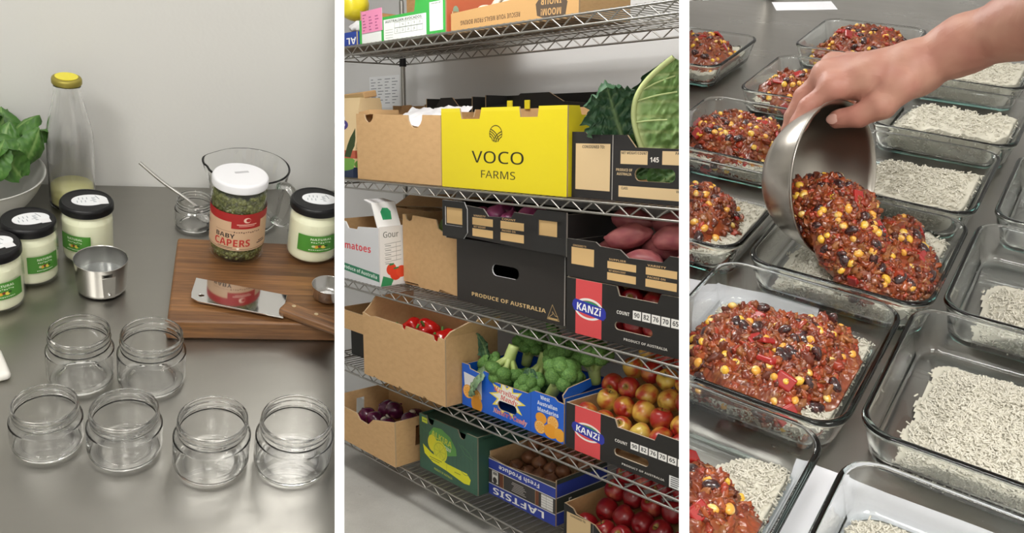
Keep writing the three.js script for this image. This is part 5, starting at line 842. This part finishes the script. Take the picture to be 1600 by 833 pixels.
const pepperGeo = [0, 1].map(k => { const g = new RoundedBoxGeometry(0.0165, 0.0050, 0.0135, 3, 0.0021), p = g.attributes.position; for (let i = 0; i < p.count; i++) { const x = p.getX(i), z = p.getZ(i); p.setY(i, p.getY(i) - 26 * x * x * (k ? 1 : -0.4) - 14 * z * z); p.setX(i, x * (1 + 9 * z * (k ? 1 : -1))); } g.computeVertexNormals(); return g; });
const pepperMat = phys(lin(0.36, 0.015, 0.012), 0.22, { clearcoat: 0.7, clearcoatRoughness: 0.12 });
const bitGeo = displace(new THREE.IcosahedronGeometry(1, 2), (x, y, z) => 0.55 * noise(x * 2.6, y * 2.6, z * 2.6) - 0.12), bitMat = phys(0xffffff, 0.3, { clearcoat: 0.5, clearcoatRoughness: 0.15 });
const bitColors = [lin(0.24, 0.038, 0.012), lin(0.31, 0.066, 0.015), lin(0.18, 0.030, 0.011), lin(0.30, 0.105, 0.030), lin(0.25, 0.070, 0.022), lin(0.33, 0.038, 0.013), lin(0.12, 0.026, 0.012), lin(0.27, 0.052, 0.014)];
// scatter(o, sample, n): sample() -> [point, normal]; near = pieces are meshes of their own
function scatter(o, sample, { corn, bean, pepper, bits, near }) {
  const q = new THREE.Quaternion(), e = new THREE.Euler(), m = new THREE.Matrix4(), up = V(0, 1, 0);
  const turn = (nrm, tilt) => new THREE.Quaternion().setFromUnitVectors(up, nrm).multiply(q.setFromEuler(e.set(rnd(-tilt, tilt), rnd(0, 6.28), rnd(-tilt, tilt))));
  const put = (name, geos, mat, n, sink, tilt) => {
    if (near) for (let i = 0; i < n; i++) { const [p, nr] = sample(), s = rnd(0.85, 1.2), c = part(name, geos[i % geos.length], mat, o); c.quaternion.copy(turn(nr, tilt)); c.position.copy(p).addScaledVector(nr, sink); c.scale.setScalar(s); }
    else geos.forEach((g, j) => { const k = Math.ceil(n / geos.length), im = new THREE.InstancedMesh(g, mat, k); im.name = name; im.userData.kind = 'stuff'; im.castShadow = im.receiveShadow = true; for (let i = 0; i < k; i++) { const [p, nr] = sample(), s = rnd(0.85, 1.2); m.compose(p.addScaledVector(nr, sink), turn(nr, tilt), V(s, s, s)); im.setMatrixAt(i, m); } o.add(im); });
  };
  const im = new THREE.InstancedMesh(bitGeo, bitMat, bits); im.name = 'vegetable_bits'; im.userData.kind = 'stuff'; im.castShadow = im.receiveShadow = true;
  for (let i = 0; i < bits; i++) { const [p, nr] = sample(), s = rnd(0.0026, 0.0062); m.compose(p.addScaledVector(nr, -s * 0.42), turn(nr, 1.5), V(s * rnd(0.9, 1.9), s * rnd(0.5, 0.9), s * rnd(0.7, 1.3))); im.setMatrixAt(i, m); im.setColorAt(i, bitColors[Math.floor(rnd(0, bitColors.length))].clone().multiplyScalar(rnd(0.8, 1.2))); } o.add(im);
  put('corn_kernel', cornGeo, cornMat, corn, 0.0006, 0.9); put('bean', [beanGeo], beanMat, bean, 0.0004, 0.6); put('pepper_piece', pepperGeo, pepperMat, pepper, 0.0012, 0.25);
}
const lumps = (x, z, k) => 0.0095 * fbm(x * 55 + k, z * 55, k, 3) + 0.0055 * Math.abs(noise(x * 130, z * 130, k)) - 0.003 * Math.abs(noise(x * 260, z * 260, k)) + 0.0016 * noise(x * 420, z * 420, k);
function chili(k, label, mask, top, opt, n = 110) {
  const [cx, cz] = dishes[k], o = thing('chili', label, 'food'); o.userData.kind = 'stuff';
  const hf = (x, z) => { const s = mask(x, z); const e = Math.min(ID / 2 - Math.abs(z), IW / 2 - Math.abs(x)); return s <= 0 ? -1 : s * (top * (0.70 + 0.30 * ss(0, 0.035, e)) + lumps(x, z, cx * 100)) + 0.003; };
  const g = moundGeo((x, z) => hf(x, z), n); part('sauce', paint(g, sauceColor), sauceMat, o).userData.kind = 'stuff';
  const sample = () => { if (rnd() < 0.12) { const x = rnd(-IW / 2 + 0.015, IW / 2 - 0.015), h = hf(x, ID / 2 - 0.001); if (h > 0.01) { const y = rnd(0.006, h); return [V(x, y, ID / 2 + y * 0.18 - 0.001), V(0, 0.2, 0.98)]; } } for (let t = 0; t < 200; t++) { const x = rnd(-IW / 2, IW / 2) * 0.94, z = rnd(-ID / 2, ID / 2) * 0.94, h = hf(x, z); if (h < 0.004) continue; const d = 0.003, nr = V(hf(x - d, z) - hf(x + d, z), 2 * d, hf(x, z - d) - hf(x, z + d)).normalize(); if (nr.y < 0.25) nr.set(0, 1, 0); return [V(x * 1.03, h, z * 1.03), nr]; } return [V(0, top, 0), V(0, 1, 0)]; };
  scatter(o, sample, opt);
  return place(o, [cx, FLOOR, cz]);
}
const blob = (x0, z0, rx, rz, soft = 0.5) => (x, z) => ss(1, 1 - soft, Math.hypot((x - x0) / rx, (z - z0) / rz) + 0.14 * noise(x * 26 + x0 * 90, z * 26, rx * 90));
reseed(202);
chili('A', 'chunky red bean chili heaped on rice in the middle row', (x, z) => Math.max(blob(0.004, 0.022, 0.096, 0.096)(x, z), blob(0.045, 0.0, 0.055, 0.075)(x, z) * 0.9, blob(0.0, 0.060, 0.068, 0.040)(x, z)), 0.044, { corn: 62, bean: 26, pepper: 9, bits: 1500, near: true }, 150);
chili('K', 'chunky red bean chili filling the frontmost container', (x, z) => Math.max(blob(0.018, 0.058, 0.112, 0.108)(x, z), blob(-0.04, 0.03, 0.07, 0.108)(x, z)), 0.043, { corn: 34, bean: 14, pepper: 6, bits: 900, near: true }, 130);
chili('H', 'red bean chili on rice just behind the front chili container', blob(-0.01, 0.02, 0.10, 0.092), 0.040, { corn: 50, bean: 22, pepper: 10, bits: 900 });
chili('I', 'red bean chili heaped beside the tilted bowl', blob(0.0, 0.015, 0.10, 0.085), 0.046, { corn: 55, bean: 22, pepper: 12, bits: 800 });
chili('N', 'red bean chili behind the hand', (x, z) => Math.max(blob(0, 0.03, 0.12, 0.075)(x, z), blob(0.03, -0.02, 0.07, 0.08)(x, z)), 0.044, { corn: 55, bean: 12, pepper: 10, bits: 350 }, 80);
chili('J', 'red bean chili in the far container next to the partition', blob(0.0, 0.0, 0.12, 0.098), 0.044, { corn: 30, bean: 14, pepper: 8, bits: 350 }, 80);
chili('R', 'red bean chili in the farthest container', blob(0.02, 0.01, 0.11, 0.1), 0.048, { corn: 45, bean: 14, pepper: 8, bits: 350 }, 80);
// ---------------------------------------------------------------- hand, bowl and the pour
PLACE = TABLE;
function blobMesh(sdf, lo, hi, cell) { // mesh of sdf < 0 inside the box lo..hi
  const size = Math.max(hi[0] - lo[0], hi[1] - lo[1], hi[2] - lo[2]), n = Math.ceil(size / cell) + 4, c = [0, 1, 2].map(i => (lo[i] + hi[i]) / 2), half = n * cell / 2;
  const mc = new MarchingCubes(n, new THREE.MeshBasicMaterial(), false, false, Math.min(1500000, n * n * 24)); mc.isolation = 0;
  for (let k = 0; k < n; k++) for (let j = 0; j < n; j++) for (let i = 0; i < n; i++) mc.field[k * n * n + j * n + i] = -sdf(c[0] + (i - n / 2) / (n / 2) * half, c[1] + (j - n / 2) / (n / 2) * half, c[2] + (k - n / 2) / (n / 2) * half);
  mc.update();
  const g = new THREE.BufferGeometry(); g.setAttribute('position', new THREE.BufferAttribute(mc.positionArray.slice(0, mc.count * 3), 3)); g.scale(half, half, half); g.translate(...c);
  const m = mergeVertices(g, 1e-5); m.computeVertexNormals(); return m;
}
const smin = (a, b, k) => { const h = Math.max(k - Math.abs(a - b), 0) / k; return Math.min(a, b) - h * h * k * 0.25; };
function capsule(p, a, b) { // tapered: a, b = [x, y, z, r]
  const dx = b[0] - a[0], dy = b[1] - a[1], dz = b[2] - a[2], t = Math.min(1, Math.max(0, ((p[0] - a[0]) * dx + (p[1] - a[1]) * dy + (p[2] - a[2]) * dz) / (dx * dx + dy * dy + dz * dz)));
  return Math.hypot(p[0] - a[0] - dx * t, p[1] - a[1] - dy * t, p[2] - a[2] - dz * t) - (a[3] + (b[3] - a[3]) * t);
}
const BC = V(0.0824, 0.073, -0.3252), BN = V(0.936, 0.2745, 0.2204).normalize(), BR = 0.0875, BQ = new THREE.Quaternion().setFromUnitVectors(V(0, 1, 0), BN);
{
  const o = thing('steel_bowl', 'tilted steel bowl pouring chili, held by a hand', 'bowl');
  const out = smoothProfile([[0.0, -0.0745], [0.022, -0.0740], [0.045, -0.066], [0.066, -0.048], [0.080, -0.022], [BR - 0.0012, -0.002]], 26);
  part('bowl', lathe([...out, [BR + 0.0012, -0.0004], [BR + 0.0014, 0.0010], [BR - 0.0004, 0.0014], ...out.slice(0, -1).reverse().map(p => [Math.max(0, p[0] - 0.0014), p[1] + 0.0013])], 72), new THREE.MeshStandardMaterial({ color: lin(0.36, 0.335, 0.30), metalness: 1, roughness: 0.28, side: THREE.DoubleSide }), o);
  const c = place(o, [BC.x, BC.y, BC.z]); c.quaternion.premultiply(new THREE.Quaternion().setFromRotationMatrix(TABLE).multiply(BQ).multiply(new THREE.Quaternion().setFromRotationMatrix(TABLE).invert()));
}
{ // chili sliding out of the bowl onto the rice
  const S = [[0.052, 0.030, -0.312, 0.034], [0.078, 0.040, -0.318, 0.036], [0.092, 0.034, -0.290, 0.030], [0.108, 0.046, -0.302, 0.030], [0.108, 0.018, -0.272, 0.024], [0.130, 0.024, -0.280, 0.026], [0.128, 0.002, -0.268, 0.022], [0.152, -0.004, -0.292, 0.026], [0.155, 0.006, -0.336, 0.026], [0.178, -0.008, -0.318, 0.026], [0.190, -0.016, -0.300, 0.022], [0.176, -0.014, -0.276, 0.022], [0.150, -0.014, -0.262, 0.020], [0.160, 0.008, -0.358, 0.018]];
  const sdf = (x, y, z) => { let d = 9; for (const s of S) d = smin(d, Math.hypot(x - s[0], y - s[1], z - s[2]) - s[3], 0.014); d += 0.5 * (0.006 * fbm(x * 60, y * 60, z * 60, 2) + 0.004 * noise(x * 170, y * 170, z * 170));
    // stays inside the bowl's curve where it is still in the bowl
    const p = V(x, y, z).sub(BC), a = p.dot(BN), r = Math.sqrt(Math.max(0, p.lengthSq() - a * a)); if (a < 0.004) d = Math.max(d, Math.hypot(r / 0.0845, a / 0.0715) * 0.07 - 0.07); return Math.max(d, FLOOR + 0.012 - y); };
  const g = blobMesh(sdf, [0.0, -0.045, -0.40], [0.225, 0.10, -0.22], 0.0024);
  const o = thing('chili', 'chunky red bean chili sliding out of the tilted bowl onto rice', 'food'); o.userData.kind = 'stuff';
  part('sauce', paint(g, sauceColor), sauceMat, o).userData.kind = 'stuff';
  reseed(303); const p = g.attributes.position, nn = g.attributes.normal, sample = () => { for (let t = 0; t < 100; t++) { const i = Math.floor(rnd(0, p.count)), nr = V(0, 0, 0).fromBufferAttribute(nn, i); if (nr.x * 0.25 + nr.y * 0.75 + nr.z * 0.6 < 0.15) continue; const q = V(0, 0, 0).fromBufferAttribute(p, i), w = q.clone().sub(BC), a = w.dot(BN), r = Math.sqrt(Math.max(0, w.lengthSq() - a * a)); if (a < 0.012 && Math.hypot(r / 0.0845, Math.min(0, a) / 0.0715) > 0.90) continue; return [q, nr]; } return [V(0.15, 0.02, -0.3), V(0, 1, 0)]; };
  scatter(o, sample, { corn: 58, bean: 26, pepper: 7, bits: 1500, near: true });
  place(o);
}
{ // hand and forearm
  const J = { fb: [0.420, 0.400, -0.200, 0.050], fa0: [0.2917, 0.3093, -0.3340, 0.043], fa1: [0.2195, 0.2488, -0.3947, 0.0315], fa2: [0.1681, 0.2154, -0.4111, 0.0275], wr: [0.1270, 0.1855, -0.4011, 0.0255], palmA: [0.0891, 0.1721, -0.3917, 0.022], palmB: [0.0583, 0.1684, -0.4025, 0.018], i0: [0.0528, 0.1608, -0.3703, 0.0135], i1: [0.0322, 0.1399, -0.3578, 0.0112], i2: [0.0263, 0.1212, -0.3477, 0.01], i3: [0.0248, 0.1087, -0.3398, 0.0088], m0: [0.0376, 0.1658, -0.3952, 0.0135], m1: [0.0158, 0.1392, -0.3890, 0.0112], m2: [0.0099, 0.1156, -0.3796, 0.0102], m3: [0.0088, 0.0997, -0.3709, 0.009], r0: [0.0353, 0.1653, -0.4267, 0.0125], r1: [0.0138, 0.1375, -0.4230, 0.0108], r2: [0.0060, 0.1128, -0.4142, 0.0098], r3: [0.0046, 0.0960, -0.4089, 0.0088], p0: [0.0436, 0.1610, -0.4562, 0.0115], p1: [0.0243, 0.1351, -0.4569, 0.0098], p2: [0.0173, 0.1150, -0.4509, 0.009], p3: [0.0151, 0.0998, -0.4448, 0.0082], t0: [0.1220, 0.1754, -0.3748, 0.0185], t1: [0.1088, 0.1542, -0.3633, 0.016], t2: [0.0878, 0.1380, -0.3599, 0.0128], t3: [0.0651, 0.1298, -0.3600, 0.0105] };
  const palm = [['wr', 'palmA'], ['palmA', 'palmB'], ['palmA', 'i0'], ['palmA', 'm0'], ['palmA', 'r0'], ['wr', 'r0'], ['wr', 'p0'], ['palmB', 'm0'], ['i0', 'm0'], ['m0', 'r0'], ['r0', 'p0'], ['wr', 't0']], arm = [['fb', 'fa0'], ['fa0', 'fa1'], ['fa1', 'fa2'], ['fa2', 'wr']];
  const fingers = ['i', 'm', 'r', 'p', 't'].map(f => [[f + '0', f + '1'], [f + '1', f + '2'], [f + '2', f + '3']]);
  const sdf = (x, y, z) => { const p = [x, y, z]; let d = 9; for (const [a, b] of arm) d = smin(d, capsule(p, J[a], J[b]), 0.02); for (const [a, b] of palm) d = smin(d, capsule(p, J[a], J[b]), 0.012); for (const f of fingers) { let e = 9; for (const [a, b] of f) e = smin(e, capsule(p, J[a], J[b]), 0.004); d = smin(d, e, 0.006); } for (const k of ['i0', 'm0', 'r0', 'p0']) d = smin(d, Math.hypot(x - J[k][0], y - J[k][1] - 0.004, z - J[k][2]) - J[k][3] * 0.98, 0.006); return d + 0.0006 * noise(x * 90, y * 90, z * 90); };
  const g = blobMesh(sdf, [-0.02, 0.08, -0.50], [0.46, 0.44, -0.16], 0.0033);
  paint(g, (x, y, z) => { let near = 9; for (const k of ['i0', 'i1', 'i2', 'i3', 'm0', 'm1', 't2', 't3', 'p0', 'r0']) near = Math.min(near, Math.hypot(x - J[k][0], y - J[k][1], z - J[k][2])); return mixc(mixc(lin(0.47, 0.245, 0.175), lin(0.40, 0.175, 0.13), 0.5 + 1.4 * fbm(x * 38, y * 38, z * 38, 4)), lin(0.47, 0.17, 0.135), 0.5 * Math.exp(-near * near / 0.0003)); });
  const o = part('person', g, phys(0xffffff, 0.5, { vertexColors: true, sheen: 0.2, sheenRoughness: 0.5 }));
  tag(o, 'bare forearm and hand gripping the tilted steel bowl by its rim', 'person');
  const nail = (k, kk, dir, s) => { const d = V(J[k][0] - J[kk][0], J[k][1] - J[kk][1], J[k][2] - J[kk][2]).normalize(), q = new THREE.Quaternion().setFromRotationMatrix(new THREE.Matrix4().makeBasis(d.clone().cross(dir).normalize().cross(d).normalize().clone().cross(d).normalize().negate(), d.clone().cross(dir).normalize().cross(d).normalize().negate(), d)); const n = part('nail', new THREE.SphereGeometry(1, 14, 10).scale(0.0052 * s, 0.0014, 0.0062 * s), phys(lin(0.50, 0.28, 0.23), 0.28, { clearcoat: 0.4 }), o); const up = d.clone().cross(dir).normalize().cross(d).normalize(); if (up.dot(dir) < 0) up.negate(); n.quaternion.setFromRotationMatrix(new THREE.Matrix4().makeBasis(up.clone().cross(d).normalize(), up, d)); n.position.set(J[k][0], J[k][1], J[k][2]).addScaledVector(up, J[k][3] - 0.0006).addScaledVector(d, 0.002); };
  nail('t3', 't2', V(0.6, 0.5, 0.7), 1.15); nail('i3', 'i2', V(-0.75, 0.3, 0.5), 1);
  place(o);
}
// ---------------------------------------------------------------- what runs up against a partition ends there
function clipped(geo, m, n, d) { // keep the part of geo where n·(m p) + d >= 0
  const g = geo.index ? geo.toNonIndexed() : geo, names = Object.keys(g.attributes), out = {}, groups = g.groups.length ? g.groups : [{ start: 0, count: Infinity, materialIndex: 0 }];
  for (const k of names) out[k] = [];
  const p = g.attributes.position, v = V(0, 0, 0), dist = new Float32Array(p.count); let cut = false;
  for (let i = 0; i < p.count; i++) { dist[i] = v.fromBufferAttribute(p, i).applyMatrix4(m).dot(n) + d; if (dist[i] < 0) cut = true; }
  if (!cut) return null;
  const res = new THREE.BufferGeometry(); let at = 0;
  const push = (i, j, t) => { for (const k of names) { const a = g.attributes[k], s = a.itemSize; for (let q = 0; q < s; q++) out[k].push(a.array[i * s + q] * (1 - t) + a.array[j * s + q] * t); } at++; };
  for (const gr of groups) {
    const s0 = at, end = Math.min(p.count, gr.start + gr.count);
    for (let i = gr.start; i < end; i += 3) {
      const poly = [];
      for (let q = 0; q < 3; q++) { const a = i + q, b = i + (q + 1) % 3; if (dist[a] >= 0) poly.push([a, a, 0]); if ((dist[a] >= 0) !== (dist[b] >= 0)) poly.push([a, b, dist[a] / (dist[a] - dist[b])]); }
      for (let q = 1; q + 1 < poly.length; q++) { push(...poly[0]); push(...poly[q]); push(...poly[q + 1]); }
    }
    if (g.groups.length) res.addGroup(s0, at - s0, gr.materialIndex);
  }
  for (const k of names) res.setAttribute(k, new THREE.BufferAttribute(new Float32Array(out[k]), g.attributes[k].itemSize));
  return res;
}
{
  const fwd = V(0, Math.sin(PITCH), -Math.cos(PITCH)), up = new THREE.Matrix4(), q = V(0, 0, 0);
  scene.updateMatrixWorld(true);
  for (const [o, where] of things) {
    const k = where === BENCH ? CUT.BENCH : where === TABLE ? CUT.TABLE : null; if (k === null) continue;
    const n = V(1, 0, 0).addScaledVector(fwd, -k).multiplyScalar(where === BENCH ? -1 : 1), d = -n.dot(V(0, EYE, 0));
    const gone = [];
    o.traverse(m => {
      if (m.isInstancedMesh) {
        let c = 0; const col = m.instanceColor;
        for (let i = 0; i < m.count; i++) { m.getMatrixAt(i, up); q.setFromMatrixPosition(up).applyMatrix4(m.matrixWorld); if (q.dot(n) + d > 0.002) { m.setMatrixAt(c, up); if (col) { for (let s = 0; s < 3; s++) col.array[3 * c + s] = col.array[3 * i + s]; } c++; } }
        m.count = c; if (!c) gone.push(m);
      } else if (m.isMesh) {
        const g = clipped(m.geometry, m.matrixWorld, n, d);
        if (g) { if (g.attributes.position.count < 3) gone.push(m); else m.geometry = g; }
      }
    });
    for (const m of gone) if (m.parent && m !== o) m.parent.remove(m);
    if (gone.includes(o) || (!o.isMesh && !o.children.length)) scene.remove(o);
  }
}
renderer.render(scene, camera);
